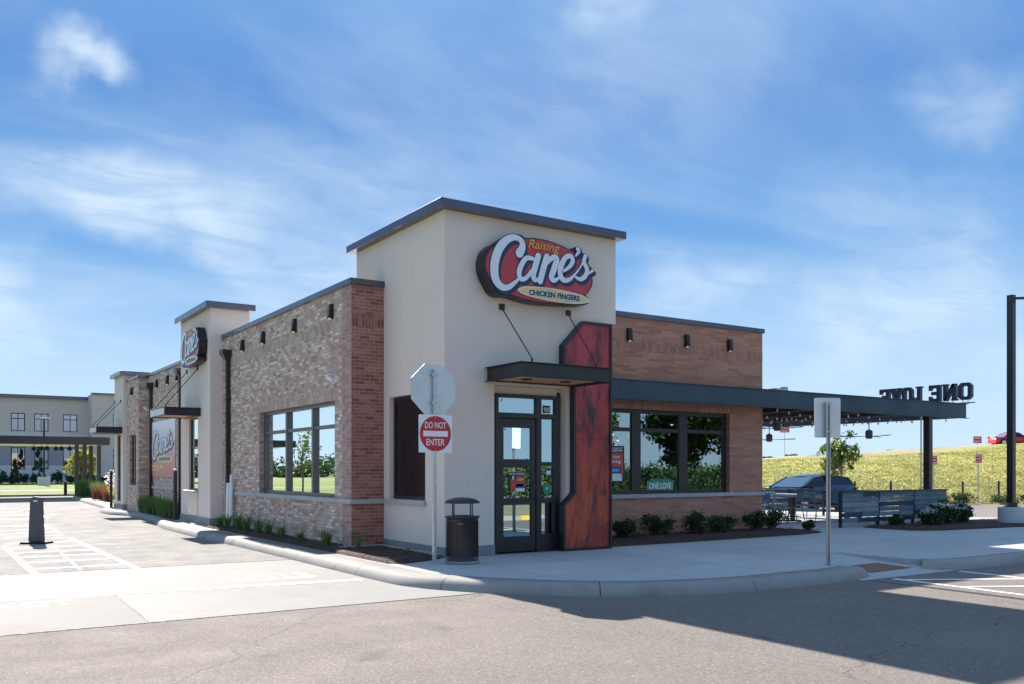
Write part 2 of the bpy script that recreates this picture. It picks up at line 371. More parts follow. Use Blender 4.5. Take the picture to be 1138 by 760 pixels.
MAT['leaf_dark'] = leaf_mat('boxwood_leaves', (0.012, 0.035, 0.012), (0.045, 0.09, 0.03), 0.2)
MAT['leaf_shrub'] = leaf_mat('shrub_leaves', (0.03, 0.06, 0.018), (0.09, 0.14, 0.04), 0.25)
MAT['leaf_rust'] = leaf_mat('russet_leaves', (0.16, 0.06, 0.03), (0.34, 0.16, 0.07), 0.25)
MAT['leaf_conifer'] = leaf_mat('conifer_needles', (0.02, 0.05, 0.03), (0.06, 0.12, 0.06), 0.15)
MAT['leaf_forest'] = leaf_mat('forest_leaves', (0.02, 0.05, 0.012), (0.07, 0.13, 0.03), 0.25, scale=0.6)
MAT['leaf_fern'] = leaf_mat('lily_leaves', (0.06, 0.14, 0.03), (0.17, 0.30, 0.08), 0.3)
MAT['petal'] = leaf_mat('pale_petals', (0.55, 0.60, 0.52), (0.80, 0.80, 0.76), 0.3)
MAT['bark'] = plain('bark', (0.17, 0.12, 0.09), 0.9, var=0.3, scale=14, bump=0.4)
MAT['bark_pale'] = plain('pale_bark', (0.42, 0.34, 0.28), 0.85, var=0.2, scale=14)
MAT['slat_grey'] = plain('slat_weathered_grey', (0.24, 0.27, 0.29), 0.6, var=0.18, scale=3)
MAT['slat_teal'] = plain('slat_teal_grey', (0.12, 0.19, 0.22), 0.6, var=0.18, scale=3)
MAT['slat_navy'] = plain('slat_dark_navy', (0.035, 0.05, 0.07), 0.6, var=0.18, scale=3)
MAT['far_brick'] = plain('far_grey_brick', (0.42, 0.35, 0.40), 0.85, var=0.08, scale=3)
MAT['far_stone'] = plain('far_pale_stone', (0.72, 0.66, 0.66), 0.85, var=0.06, scale=2)
MAT['rubber'] = plain('tyre_rubber', (0.015, 0.015, 0.015), 0.8)
MAT['alloy'] = plain('alloy_wheel', (0.55, 0.55, 0.56), 0.3, 0.8)
def carpaint(name, c):
    m = M(name, 0.25, 0.3); m.color(c); m.b.inputs['Coat Weight'].default_value = 0.35; m.b.inputs['Coat Roughness'].default_value = 0.04; return m.m
MAT['car_blue'] = carpaint('car_paint_blue', (0.012, 0.030, 0.075))
MAT['car_red'] = carpaint('car_paint_red', (0.62, 0.03, 0.035))
MAT['lamp_red'] = plain('tail_lamp', (0.5, 0.02, 0.02), 0.2)
MAT['lamp_clear'] = plain('head_lamp', (0.7, 0.7, 0.7), 0.15)

def glass(name, tint, refl, rtint=(1, 1, 1), ior=1.7):
    m = bpy.data.materials.new(name); m.use_nodes = True; t = m.node_tree; t.nodes.clear()
    g = t.nodes.new('ShaderNodeBsdfGlossy'); g.inputs['Roughness'].default_value = 0.004; g.inputs['Color'].default_value = (*rtint, 1)
    tr = t.nodes.new('ShaderNodeBsdfTransparent'); tr.inputs['Color'].default_value = (*tint, 1)
    fr = t.nodes.new('ShaderNodeFresnel'); fr.inputs['IOR'].default_value = ior
    mr = t.nodes.new('ShaderNodeMapRange'); mr.inputs[1].default_value = 0.0; mr.inputs[2].default_value = 0.6; mr.inputs[3].default_value = refl; mr.inputs[4].default_value = 1.0
    t.links.new(fr.outputs[0], mr.inputs[0])
    # faint waviness of real float glass
    tc = t.nodes.new('ShaderNodeTexCoord'); nz = t.nodes.new('ShaderNodeTexNoise'); nz.inputs['Scale'].default_value = 0.8; nz.inputs['Detail'].default_value = 1
    bp = t.nodes.new('ShaderNodeBump'); bp.inputs['Strength'].default_value = 0.05; bp.inputs['Distance'].default_value = 0.03
    t.links.new(tc.outputs['Object'], nz.inputs['Vector']); t.links.new(nz.outputs['Fac'], bp.inputs['Height']); t.links.new(bp.outputs[0], g.inputs['Normal'])
    mx = t.nodes.new('ShaderNodeMixShader'); o = t.nodes.new('ShaderNodeOutputMaterial')
    t.links.new(mr.outputs[0], mx.inputs[0]); t.links.new(tr.outputs[0], mx.inputs[1]); t.links.new(g.outputs[0], mx.inputs[2]); t.links.new(mx.outputs[0], o.inputs[0])
    return m
MAT['glass'] = glass('window_glass', (0.25, 0.30, 0.30), 0.31, (0.75, 0.92, 0.95))
MAT['glass_side'] = glass('window_glass_side', (0.12, 0.14, 0.14), 0.75, (0.92, 0.98, 0.96))
MAT['glass_door'] = glass('door_glass', (0.25, 0.28, 0.30), 0.46, (0.65, 0.88, 0.95))
MAT['glass_far'] = glass('far_window_glass', (0.20, 0.24, 0.30), 0.16, (0.8, 0.9, 1.0))
MAT['glass_car'] = glass('car_glass', (0.04, 0.05, 0.06), 0.28, (0.80, 0.92, 1.0), 1.5)
MAT['glass_car_side'] = plain('tinted_side_glass', (0.012, 0.018, 0.03), 0.22, spec=0.3)
MAT['glass_tower'] = plain('brown_blind_glass', (0.030, 0.019, 0.021), 0.18, spec=0.12)
def emit(name, c, s):
    m = M(name); m.color(c); m.b.inputs['Emission Color'].default_value = (*c, 1); m.b.inputs['Emission Strength'].default_value = s; return m.m
MAT['bulb'] = emit('lit_bulb', (1.0, 0.62, 0.28), 0.10)
MAT['bulb_soft'] = emit('pendant_bulb', (1.0, 0.68, 0.32), 1.2)
MAT['bulb_clear'] = plain('clear_bulb', (0.75, 0.78, 0.80), 0.15)
def banner():
    m = M('banner_print', 0.4); v = m.coord('UV'); s = m.n('ShaderNodeSeparateXYZ'); m.l(v, s.inputs[0])
    f = m.math('ADD', m.rng(s.outputs[1], 1.3, 3.2, 0.0, 1.0), m.math('MULTIPLY', m.math('SUBTRACT', m.noise(v, 1.5, 4), 0.5), 0.25))
    m.color(m.ramp(f, [(0.0, (0.66, 0.22, 0.18)), (0.35, (0.72, 0.36, 0.33)), (0.65, (0.80, 0.64, 0.64)), (1.0, (0.86, 0.85, 0.88))])); return m.m
MAT['banner'] = banner()

# ------------------------------------------------------------------ mesh helpers
def tag(o, label=None, cat=None, group=None, kind=None):
    if label: o['label'] = label
    if cat: o['category'] = cat
    if group: o['group'] = group
    if kind: o['kind'] = kind
    return o
def thing(name, label, cat, loc=(0, 0, 0), group=None, rz=0.0):
    o = bpy.data.objects.new(name, None); COL.objects.link(o); o.location = loc; o.rotation_euler = (0, 0, rz)
    o.empty_display_size = 0.3
    return tag(o, label, cat, group)
def copy_tree(o, parent=None):
    c = o.copy(); COL.objects.link(c); c.parent = parent
    for ch in list(o.children): copy_tree(ch, c)
    return c

class MB:
    def __init__(s): s.v = []; s.f = []; s.mi = []; s.sm = []
    def add(s, vs, fs, mi=0, smooth=False):
        b = len(s.v); s.v += [tuple(v) for v in vs]
        for f in fs: s.f.append(tuple(b + i for i in f)); s.mi.append(mi); s.sm.append(smooth)
        return s
    def quad(s, a, b, c, d, mi=0): return s.add([a, b, c, d], [(0, 1, 2, 3)], mi)
    def box(s, x0, x1, y0, y1, z0, z1, mi=0):
        if x0 > x1: x0, x1 = x1, x0
        if y0 > y1: y0, y1 = y1, y0
        if z0 > z1: z0, z1 = z1, z0
        v = [(x, y, z) for z in (z0, z1) for y in (y0, y1) for x in (x0, x1)]
        return s.add(v, [(0, 2, 3, 1), (4, 5, 7, 6), (0, 1, 5, 4), (2, 6, 7, 3), (0, 4, 6, 2), (1, 3, 7, 5)], mi)
    def beam(s, p, q, w, h, mi=0, up=(0, 0, 1)):
        p, q = Vector(p), Vector(q); d = (q - p).normalized(); u = Vector(up)
        if abs(d.dot(u)) > 0.98: u = Vector((1, 0, 0))
        r = d.cross(u).normalized(); t = r.cross(d).normalized()
        v = [o + r * (a * w / 2) + t * (b * h / 2) for o in (p, q) for a, b in ((-1, -1), (1, -1), (1, 1), (-1, 1))]
        return s.add(v, [(3, 2, 1, 0), (4, 5, 6, 7), (0, 1, 5, 4), (1, 2, 6, 5), (2, 3, 7, 6), (3, 0, 4, 7)], mi)
    def tube(s, pts, rad, n=10, mi=0, smooth=True, cap=True):
        pts = [Vector(p) for p in pts]
        if not hasattr(rad, '__len__'): rad = [rad] * len(pts)
        vs = []; prev = None
        for i, p in enumerate(pts):
            d = (pts[min(i + 1, len(pts) - 1)] - pts[max(i - 1, 0)]).normalized()
            u = Vector((0, 0, 1)) if abs(d.z) < 0.95 else Vector((1, 0, 0))
            r = d.cross(u).normalized()
            if prev is not None and prev.dot(r) < 0: r = -r
            prev = r; t = r.cross(d).normalized()
            for k in range(n):
                a = 2 * math.pi * k / n; vs.append(p + (r * math.cos(a) + t * math.sin(a)) * rad[i])
        fs = [(i * n + k, i * n + (k + 1) % n, (i + 1) * n + (k + 1) % n, (i + 1) * n + k) for i in range(len(pts) - 1) for k in range(n)]
        s.add(vs, fs, mi, smooth)
        if cap:
            s.add(vs[:n], [tuple(range(n))], mi); s.add(vs[-n:], [tuple(range(n))[::-1]], mi)
        return s
    def lathe(s, prof, c=(0, 0, 0), n=24, mi=0, smooth=True):
        vs = [(c[0] + r * math.cos(2 * math.pi * k / n), c[1] + r * math.sin(2 * math.pi * k / n), c[2] + z) for r, z in prof for k in range(n)]
        fs = [(i * n + k, i * n + (k + 1) % n, (i + 1) * n + (k + 1) % n, (i + 1) * n + k) for i in range(len(prof) - 1) for k in range(n)]
        s.add(vs, fs, mi, smooth)
        if prof[0][0] > 1e-4: s.add(vs[:n], [tuple(range(n))[::-1]], mi)
        if prof[-1][0] > 1e-4: s.add(vs[-n:], [tuple(range(n))], mi)
        return s
    def prism(s, poly, fn, a, b, mi=0, side_mi=None):
        """extrude a 2-D polygon; fn(u, v, w) gives the point, w from a (front) to b (back)"""
        n = len(poly); side_mi = mi if side_mi is None else side_mi
        f = [fn(u, v, a) for u, v in poly]; k = [fn(u, v, b) for u, v in poly]
        s.add(f, [tuple(range(n))], mi); s.add(k, [tuple(range(n))[::-1]], side_mi)
        s.add(f + k, [(i, n + i, n + (i + 1) % n, (i + 1) % n) for i in range(n)], side_mi)
        return s
    def build(s, name, mats, parent=None, loc=None, bevel=0.0, seg=2):
        me = bpy.data.meshes.new(name)
        o3 = Vector(loc) if loc is not None else (Vector(parent_world(parent)) if parent is not None else Vector((0, 0, 0)))
        me.from_pydata([(v[0] - o3.x, v[1] - o3.y, v[2] - o3.z) for v in s.v], [], s.f)
        if not isinstance(mats, (list, tuple)): mats = [mats]
        for m in mats: me.materials.append(MAT[m] if isinstance(m, str) else m)
        me.polygons.foreach_set('material_index', s.mi); me.polygons.foreach_set('use_smooth', s.sm)
        uv = me.uv_layers.new(name='UVMap'); me.update()
        ox, oy, oz = o3
        for p in me.polygons:
            nx, ny, nz = (abs(c) for c in p.normal)
            for li in p.loop_indices:
                c = me.vertices[me.loops[li].vertex_index].co
                X, Y, Z = c.x + ox, c.y + oy, c.z + oz
                uv.data[li].uv = (Y, Z) if nx >= ny and nx > nz else ((X, Z) if ny > nz else (X, Y))
        o = bpy.data.objects.new(name, me); COL.objects.link(o)
        if parent is not None: o.parent = parent
        elif loc is not None: o.location = loc
        if bevel:
            b = o.modifiers.new('bevel', 'BEVEL'); b.width = bevel; b.segments = seg; b.limit_method = 'ANGLE'; b.angle_limit = R(40)
        return o
_W = {}
def parent_world(p):
    v = Vector((0, 0, 0))
    while p is not None: v += Vector(p.location); p = p.parent
    return v

def text_mesh(body, size, bold=0.0, shear=0.0, extrude=0.0, align='LEFT', spacing=1.0):
    cu = bpy.data.curves.new('t', 'FONT'); cu.body = body; cu.size = size; cu.offset = bold; cu.shear = shear; cu.extrude = extrude
    cu.align_x = align; cu.space_character = spacing; cu.resolution_u = 4
    o = bpy.data.objects.new('t', cu); COL.objects.link(o)
    dg = bpy.context.evaluated_depsgraph_get()
    me = bpy.data.meshes.new_from_object(o.evaluated_get(dg))
    vs = [tuple(v.co) for v in me.vertices]; fs = [tuple(p.vertices) for p in me.polygons]
    bpy.data.objects.remove(o); bpy.data.curves.remove(cu); bpy.data.meshes.remove(me)
    return vs, fs
def put_text(mb, body, fn, w=None, h=None, x=0, y=0, depth=0.0, mi=0, align='LEFT', thick=0.0, **k):
    """fit the words in a w x h box whose lower-left corner (or centre) is x, y; fn maps (u, v, d)"""
    vs, fs = text_mesh(body, 1.0, extrude=0.5 if thick else 0.0, **k)
    xs = [v[0] for v in vs]; ys = [v[1] for v in vs]
    x0, x1, y0, y1 = min(xs), max(xs), min(ys), max(ys)
    sy = h / (y1 - y0) if h else None; sx = w / (x1 - x0) if w else sy
    if sy is None: sy = sx
    ox = x - (x1 - x0) * sx / 2 if align == 'CENTER' else x
    mb.add([fn(ox + (v[0] - x0) * sx, y + (v[1] - y0) * sy, depth + v[2] * thick) for v in vs], fs, mi)

def wall(mb, axis, c, t, u0, u1, z0, z1, openings=(), mi=0, inner_mi=None):
    """ends are left open where walls meet; a wall slab with rectangular openings. axis 'x': plane X=c spanning Y; 'y': plane Y=c spanning X. t = thickness (signed, inward)"""
    inner_mi = mi if inner_mi is None else inner_mi
    us = sorted({u0, u1, *[o[0] for o in openings], *[o[1] for o in openings]})
    zs = sorted({z0, z1, *[o[2] for o in openings], *[o[3] for o in openings]})
    P = (lambda u, z, d: (c + d, u, z)) if axis == 'x' else (lambda u, z, d: (u, c + d, z))
    def solid(i, j):
        if i < 0 or j < 0 or i >= len(us) - 1 or j >= len(zs) - 1: return False
        um, zm = (us[i] + us[i + 1]) / 2, (zs[j] + zs[j + 1]) / 2
        return not any(o[0] < um < o[1] and o[2] < zm < o[3] for o in openings)
    for i in range(len(us) - 1):
        for j in range(len(zs) - 1):
            if not solid(i, j): continue
            a, b, e, f = us[i], us[i + 1], zs[j], zs[j + 1]
            mb.quad(P(a, e, 0), P(b, e, 0), P(b, f, 0), P(a, f, 0), mi)
            mb.quad(P(a, e, t), P(a, f, t), P(b, f, t), P(b, e, t), inner_mi)
            for (di, dj, q) in ((-1, 0, (a, e, a, f)), (1, 0, (b, e, b, f)), (0, -1, (a, e, b, e)), (0, 1, (a, f, b, f))):
                if not solid(i + di, j + dj) and 0 <= i + di < len(us) - 1:
                    mb.quad(P(q[0], q[1], 0), P(q[2], q[3], 0), P(q[2], q[3], t), P(q[0], q[1], t), mi)
    return mb

def ribbon(mb, pts, fn, depth, mi=0, n=7, thick=0.0):
    """a brush stroke with changing width, rounded ends"""
    P = [np.array(p, float) for p in pts]
    out = []
    for i in range(len(P) - 1):
        p0 = P[max(i - 1, 0)]; p1 = P[i]; p2 = P[i + 1]; p3 = P[min(i + 2, len(P) - 1)]
        for k in range(n):
            t = k / n
            out.append(0.5 * ((2 * p1) + (-p0 + p2) * t + (2 * p0 - 5 * p1 + 4 * p2 - p3) * t * t + (-p0 + 3 * p1 - 3 * p2 + p3) * t ** 3))
    out.append(P[-1])
    L = []; Rr = []
    for i, p in enumerate(out):
        d = out[min(i + 1, len(out) - 1)][:2] - out[max(i - 1, 0)][:2]; d = d / (np.linalg.norm(d) + 1e-9); nrm = np.array([-d[1], d[0]])
        L.append(p[:2] + nrm * p[2] / 2); Rr.append(p[:2] - nrm * p[2] / 2)
    def capp(p, d):
        r = p[2] / 2; a0 = math.atan2(d[1], d[0])
        return [p[:2] + r * np.array([math.cos(a0 + a), math.sin(a0 + a)]) for a in np.linspace(math.pi / 2, -math.pi / 2, 7)[1:-1]]
    de = out[-1][:2] - out[-2][:2]; ds = out[0][:2] - out[1][:2]
    m = len(L)
    vs = [fn(q[0], q[1], depth) for q in L] + [fn(q[0], q[1], depth) for q in Rr]
    mb.add(vs, [(i, m + i, m + i + 1, i + 1) for i in range(m - 1)], mi)
    ce = capp(out[-1], de); mb.add([fn(*L[-1], depth)] + [fn(q[0], q[1], depth) for q in ce] + [fn(*Rr[-1], depth)], [tuple(range(len(ce) + 2))], mi)
    cs = capp(out[0], ds); mb.add([fn(*Rr[0], depth)] + [fn(q[0], q[1], depth) for q in cs] + [fn(*L[0], depth)], [tuple(range(len(cs) + 2))], mi)

# leaves -------------------------------------------------------------
def leaves(mb, rng, centers, n, spread, size, mi=0, flat=0.0, aspect=1.7):
    """n small leaf blades scattered round the given cluster centres"""
    centers = np.asarray(centers, float); idx = rng.integers(0, len(centers), n)
    sp = np.asarray(spread, float)
    p = centers[idx] + rng.normal(0, 1, (n, 3)) * sp
    a = rng.normal(0, 1, (n, 3)); a[:, 2] *= (1 - flat); a /= np.linalg.norm(a, axis=1)[:, None]
    b = rng.normal(0, 1, (n, 3)); b -= a * (a * b).sum(1)[:, None]; b /= np.linalg.norm(b, axis=1)[:, None]
    s = size * rng.uniform(0.6, 1.3, (n, 1))
    q = np.stack([p - a * s * aspect / 2, p + b * s / 2, p + a * s * aspect / 2, p - b * s / 2], 1).reshape(-1, 3)
    b0 = len(mb.v); mb.v += [tuple(x) for x in q.tolist()]
    for i in range(n):
        mb.f.append((b0 + 4 * i, b0 + 4 * i + 1, b0 + 4 * i + 2, b0 + 4 * i + 3)); mb.mi.append(mi); mb.sm.append(False)
def ell_centers(rng, c, r, n, shell=0.55, zmin=None):
    d = rng.normal(0, 1, (n, 3)); d /= np.linalg.norm(d, axis=1)[:, None]
    k = rng.uniform(shell, 1.0, (n, 1)) * rng.uniform(0.8, 1.1, (n, 1))
    return np.asarray(c) + d * k * np.asarray(r)
def shrub(name, label, cat, loc, w, h, mat='leaf_dark', n=900, size=0.05, group=None, seed=1, kind_parts=True, flowers=0, stems='bark'):
    rng = np.random.default_rng(seed)
    t = thing(name, label, cat, loc, group)
    mb = MB(); cs = ell_centers(rng, (loc[0], loc[1], loc[2] + h * 0.5), (w / 2, w / 2, h * 0.48), 26, 0.35)
    cs[:, 2] = np.maximum(cs[:, 2], loc[2] + h * 0.08)
    leaves(mb, rng, cs, n, (w * 0.09, w * 0.09, h * 0.09), size)
    mb.build('foliage', mat, t)
    st = MB()
    for c in cs[:9]: st.tube([(loc[0], loc[1], loc[2] - 0.02), tuple((np.array(loc) * 0.4 + c * 0.6)), tuple(c)], [0.012, 0.008, 0.004], 5)
    st.build('stems', stems, t)
    if flowers:
        fb = MB(); top = cs[cs[:, 2] > loc[2] + h * 0.55]
        for c in top[:flowers]:
            cc = c + np.array([0, 0, h * 0.10]); leaves(fb, rng, [cc], 60, (0.045, 0.045, 0.03), 0.035)
        fb.build('flowers', 'petal', t)
    return t
def grass_clump(mb, rng, c, h, r, n, w=0.012, lean=0.5):
    for _ in range(n):
        a = rng.uniform(0, 2 * math.pi); rr = r * 0.35 * rng.uniform(0, 1); hh = h * rng.uniform(0.6, 1.1); ln = lean * hh * rng.uniform(0.3, 1)
        b = np.array([c[0] + rr * math.cos(a), c[1] + rr * math.sin(a), c[2]]); d = np.array([math.cos(a), math.sin(a), 0]); s = np.array([-d[1], d[0], 0]) * w
        p1 = b + d * ln * 0.3 + np.array([0, 0, hh * 0.6]); p2 = b + d * ln + np.array([0, 0, hh])
        mb.add([b - s, b + s, p1 + s * 0.8, p1 - s * 0.8, p2], [(0, 1, 2, 3), (3, 2, 4)])
def tree(name, label, loc, h, crown_c, crown_r, leaf, n, size, trunk_r, seed=1, group=None, bark='bark', nclust=60, shell=0.3, cat='tree', spread=0.09):
    rng = np.random.default_rng(seed); t = thing(name, label, cat, loc, group)
    L = np.array(loc, float); cc = L + np.array(crown_c); cs = ell_centers(rng, cc, crown_r, nclust, shell)
    tr = MB(); top = L + np.array([0, 0, h * 0.8])
    tr.tube([L - [0, 0, 0.05], L + [trunk_r * 0.4, 0, h * 0.3], L + [0, trunk_r * 0.5, h * 0.6], top], [trunk_r * 1.2, trunk_r, trunk_r * 0.6, trunk_r * 0.2], 9)
    for c in cs[:26]:
        z = max(h * 0.22, min(h * 0.75, (c[2] - L[2]) * 0.62)); s = L + np.array([0, 0, z]); mid = (s + c) / 2 + rng.normal(0, 0.03 * h, 3) * 0.5
        tr.tube([s, mid, c], [trunk_r * 0.35, trunk_r * 0.22, trunk_r * 0.07], 5)
    tr.build('trunk', bark, t)
    mb = MB(); leaves(mb, rng, cs, n, tuple(np.array(crown_r) * spread), size); mb.build('crown', leaf, t)
    return t

# ================================================================== SETTING
RZ = -0.15
ang = 0.5816; S_, C_ = math.sin(ang), math.cos(ang)
def rd(r, d, z): return (-7.572 + d * S_ + r * C_, -13.649 + d * C_ - r * S_, z)   # r metres right, d metres ahead of the street corner
def struct(mb, name, mat, **k): o = mb.build(name, mat, **k); o['kind'] = 'structure'; return o

g = MB(); g.quad((-1500, -1500, -0.22), (1500, -1500, -0.22), (1500, 1500, -0.22), (-1500, 1500, -0.22)); struct(g, 'ground', 'ground')
g = MB(); g.quad((-70, -30, RZ), (70, -30, RZ), (70, -3.2, RZ), (-70, -2.2 if False else -3.2, RZ)); struct(g, 'road', 'asphalt')
g = MB(); g.quad((-13, -3.2, RZ), (0.5, -3.2, RZ), (0.5, 2.6, RZ), (-13, 3.0, RZ)); struct(g, 'drive_apron', 'apron')
g = MB(); g.quad((-13, -3.17, RZ + .0015), (-5.47, -3.17, RZ + .0015), (-5.40, -0.55, RZ + .0015), (-13, -0.25, RZ + .0015)); struct(g, 'worn_slab', 'apron_worn')
g = MB(); g.add([(-13, 3.0, RZ), (0.5, 2.6, RZ), (0.5, 49, RZ), (-13, 49, RZ)], [(0, 1, 2, 3)]); struct(g, 'drive_lane', 'lane')
g = MB(); g.quad((12, -3.2, RZ), (70, -3.2, RZ), (70, 34, RZ), (12, 34, RZ)); struct(g, 'parking_lot', 'lot')
# expansion joints of the apron
g = MB(); zj = RZ + 0.003
g.box(-13, -1.2, -3.215, -3.185, zj, zj + 0.002); g.beam((-5.47, -3.18, zj), (-5.40, -0.6, zj), 0.02, 0.003)
g.beam((-13, 2.99, zj), (-1.6, 2.66, zj), 0.02, 0.003); struct(g, 'apron_joints', 'joint')

KA = [(9, 49.2), (3, 49.2), (0.6, 47.5), (-0.4, 43), (-0.75, 36), (-0.95, 30.5), (-1.25, 26.5), (-1.72, 24.8), (-1.75, 22.6), (-1.32, 20.6), (-1.32, 17.2), (-1.62, 15.2), (-1.85, 13), (-1.90, 9.3), (-1.82, 6.5), (-1.80, 2.5), (-1.80, -1.0), (-1.72, -2.05), (-1.42, -2.75), (-1.02, -3.38), (-0.5, -3.98), (0.1, -4.48), (0.95, -4.88), (2.1, -5.13), (3.3, -5.16), (4.2, -5.14), (4.75, -5.03), (4.98, -4.84)]
KB = [(6.42, -4.86), (6.62, -5.08), (7.2, -5.22), (9.0, -5.25), (20.5, -5.25), (22.3, -4.9), (23.6, -3.8), (23.9, -2.2), (23.4, -0.4), (22.0, 1.6), (20.9, 2.6), (20.4, 4.0), (20.4, 9.4), (19.6, 10.2), (12.5, 10.6), (12.0, 27), (9, 49.2)]
def smooth_path(P, n=4):
    P = [np.array(p, float) for p in P]; out = []
    for i in range(len(P) - 1):
        p0, p1, p2, p3 = P[max(i - 1, 0)], P[i], P[i + 1], P[min(i + 2, len(P) - 1)]
        for k in range(n):
            t = k / n
            out.append(0.5 * ((2 * p1) + (-p0 + p2) * t + (2 * p0 - 5 * p1 + 4 * p2 - p3) * t * t + (-p0 + 3 * p1 - 3 * p2 + p3) * t ** 3))
    return out + [P[-1]]
def inset(P, w):
    out = []
    for i, p in enumerate(P):
        d = P[min(i + 1, len(P) - 1)] - P[max(i - 1, 0)]; d = d / np.linalg.norm(d)
        out.append(p + np.array([-d[1], d[0]]) * w)
    return out
KAs, KBs = smooth_path(KA), smooth_path(KB, 3)
def kerb(name, P, w):
    prof = [(0.0, -0.19), (0.0, -0.150), (0.035, -0.085), (0.075, -0.035), (0.12, -0.010), (0.17, 0.001), (w, 0.002), (w, -0.19)]
    mb = MB(); acc = 0; seg = []; start = 0
    def flush(a, b):
        pts = P[a:b + 1]
        if len(pts) < 2: return
        nrm = inset(P, 1.0); vs = []; m = len(prof)
        for i in range(a, b + 1):
            nn = nrm[i] - P[i]
            tt = np.array([nn[1], -nn[0]]) * (0.006 if i == a else (-0.006 if i == b else 0))
            for o, z in prof: q = P[i] + nn * o + tt; vs.append((q[0], q[1], z))
        k = b - a + 1
        mb.add(vs, [(i * m + j, (i + 1) * m + j, (i + 1) * m + j + 1, i * m + j + 1) for i in range(k - 1) for j in range(m - 1)], 0, True)
        mb.add(vs[:m], [tuple(range(m))]); mb.add(vs[-m:], [tuple(range(m))[::-1]])
    for i in range(1, len(P)):
        acc += np.linalg.norm(P[i] - P[i - 1])
        if acc > 2.3 or i == len(P) - 1: flush(start, i); start = i; acc = 0
    return struct(mb, name, 'kerb')
kerb('kerb', KAs, 0.50); kerb('kerb', KBs, 0.42)
ia, ib = inset(KAs, 0.498), inset(KBs, 0.418)
poly = [tuple(p) for p in ia[4:-5]] + [(4.55, -4.62), (4.88, -4.40), (5.95, -2.85), (6.53, -3.05), (6.60, -4.50)] + [tuple(p) for p in ib[4:]]
mb = MB(); n = len(poly)
from mathutils.geometry import tessellate_polygon
mb.add([(x, y, 0.0) for x, y in poly], [f if (Vector(poly[f[1]]) - Vector(poly[f[0]])).cross(Vector(poly[f[2]]) - Vector(poly[f[0]])) > 0 else f[::-1] for f in [tuple(t_) for t_ in tessellate_polygon([[Vector((x, y, 0)) for x, y in poly]])]])
mb.add([(x, y, 0.0) for x, y in poly] + [(x, y, -0.2) for x, y in poly], [(i, n + i, n + (i + 1) % n, (i + 1) % n) for i in range(n)])
struct(mb, 'sidewalk', 'sidewalk')
rz_ = lambda y: -0.146 + (y + 5.2) * 0.0655
mb = MB(); mb.add([(x, y, min(rz_(y), -0.003)) for x, y in ((4.3, -5.2), (7.0, -5.2), (6.75, -4.5), (6.54, -3.05), (5.95, -2.85), (4.80, -4.4))], [(0, 1, 2, 3, 4, 5)]); struct(mb, 'kerb_ramp', 'sidewalk')
t = thing('tactile_plate', 'rust brown dimpled warning plate set in the corner kerb ramp', 'tactile plate', (5.7, -4.5, -0.1))
mb = MB(); a_, b_, c_, d_ = (Vector(p) for p in ((5.12, -4.80, rz_(-4.80) + .001), (6.30, -4.74, rz_(-4.74) + .001), (6.20, -4.16, rz_(-4.16) + .001), (5.36, -4.20, rz_(-4.20) + .001)))
mb.add([a_ + Vector((0, 0, .006)), b_ + Vector((0, 0, .006)), c_ + Vector((0, 0, .006)), d_ + Vector((0, 0, .006)), a_, b_, c_, d_], [(0, 1, 2, 3), (0, 4, 5, 1), (1, 5, 6, 2), (2, 6, 7, 3), (3, 7, 4, 0)])
for i in range(10):
    for j in range(12):
        u, v = (i + .5) / 10, (j + .5) / 12
        p = a_.lerp(b_, u).lerp(d_.lerp(c_, u), v)
        mb.lathe([(0.016, 0.005), (0.012, 0.010), (0.0, 0.011)], p, 6)
mb.build('plate', 'tactile', t)

# painted markings
mb = MB(); zp = RZ + 0.004
def strip(p, q, w, mi=0): mb.beam((p[0], p[1], zp), (q[0], q[1], zp), w, 0.003, mi)
strip((-6.07, 8.9), (-6.05, 2.35), 0.11); strip((-4.54, 10.6), (-4.51, 2.7), 0.11)
for y in (9.6, 8.2, 6.94, 5.83, 4.69, 3.44): strip((-6.0, y), (-4.6, y), 0.09)
strip((-5.15, 8.3), (-5.35, 2.9), 0.04)
strip((-4.49, 16.8), (-4.5, 13.3), 0.11); strip((-5.9, 17.0), (-5.9, 12.6), 0.11)
for y in (16.6, 14.6, 13.2, 11.9): strip((-5.85, y), (-4.55, y), 0.09)
for y in (21, 24, 27, 30): strip((-5.7, y), (-4.2, y + .1), 0.10)
strip((-6.0, 19.8), (-5.95, 32), 0.11); strip((-3.95, 21), (-3.7, 30), 0.10)
struct(mb, 'lane_markings', 'paint')
mb = MB(); strip((-9.5, -0.06), (-1.95, -0.92), 0.20)
gp = lambda u, v, d: (u, v, zp - 0.001)
struct(mb, 'stop_bars', 'paint')
mb = MB()
put_text(mb, 'NOT', lambda u, v, d: (-6.90 + u, -1.22 + v - u * 0.05, zp), w=0.95, h=0.50, bold=0.02)
put_text(mb, 'DO', lambda u, v, d: (-8.2 + u, -1.16 + v, zp), w=0.7, h=0.50, bold=0.02)
put_text(mb, 'STOP', lambda u, v, d: (-2.35 - u, 0.52 - v, zp), w=1.35, h=0.75, bold=0.02)
struct(mb, 'pavement_lettering', 'paint_worn')
mb = MB()
strip((4.95, -5.32), (4.62, -9.6), 0.10); strip((6.78, -5.3), (6.45, -9.8), 0.10)
for k in range(5): strip((5.02 - .07 * k, -6.45 + 1.05 * 0.9 - 0.95 * k), (6.72 - .07 * k, -6.45 - 0.45 - .95 * k + .4), 0.10)
strip((9.5, -5.35), (9.2, -9.8), 0.10); strip((12.2, -5.35), (11.9, -9.8), 0.10)
struct(mb, 'bay_markings', 'paint')
mb = MB(); strip((4.46, -5.25), (4.22, -9.0), 0.014); struct(mb, 'road_crack', 'joint')

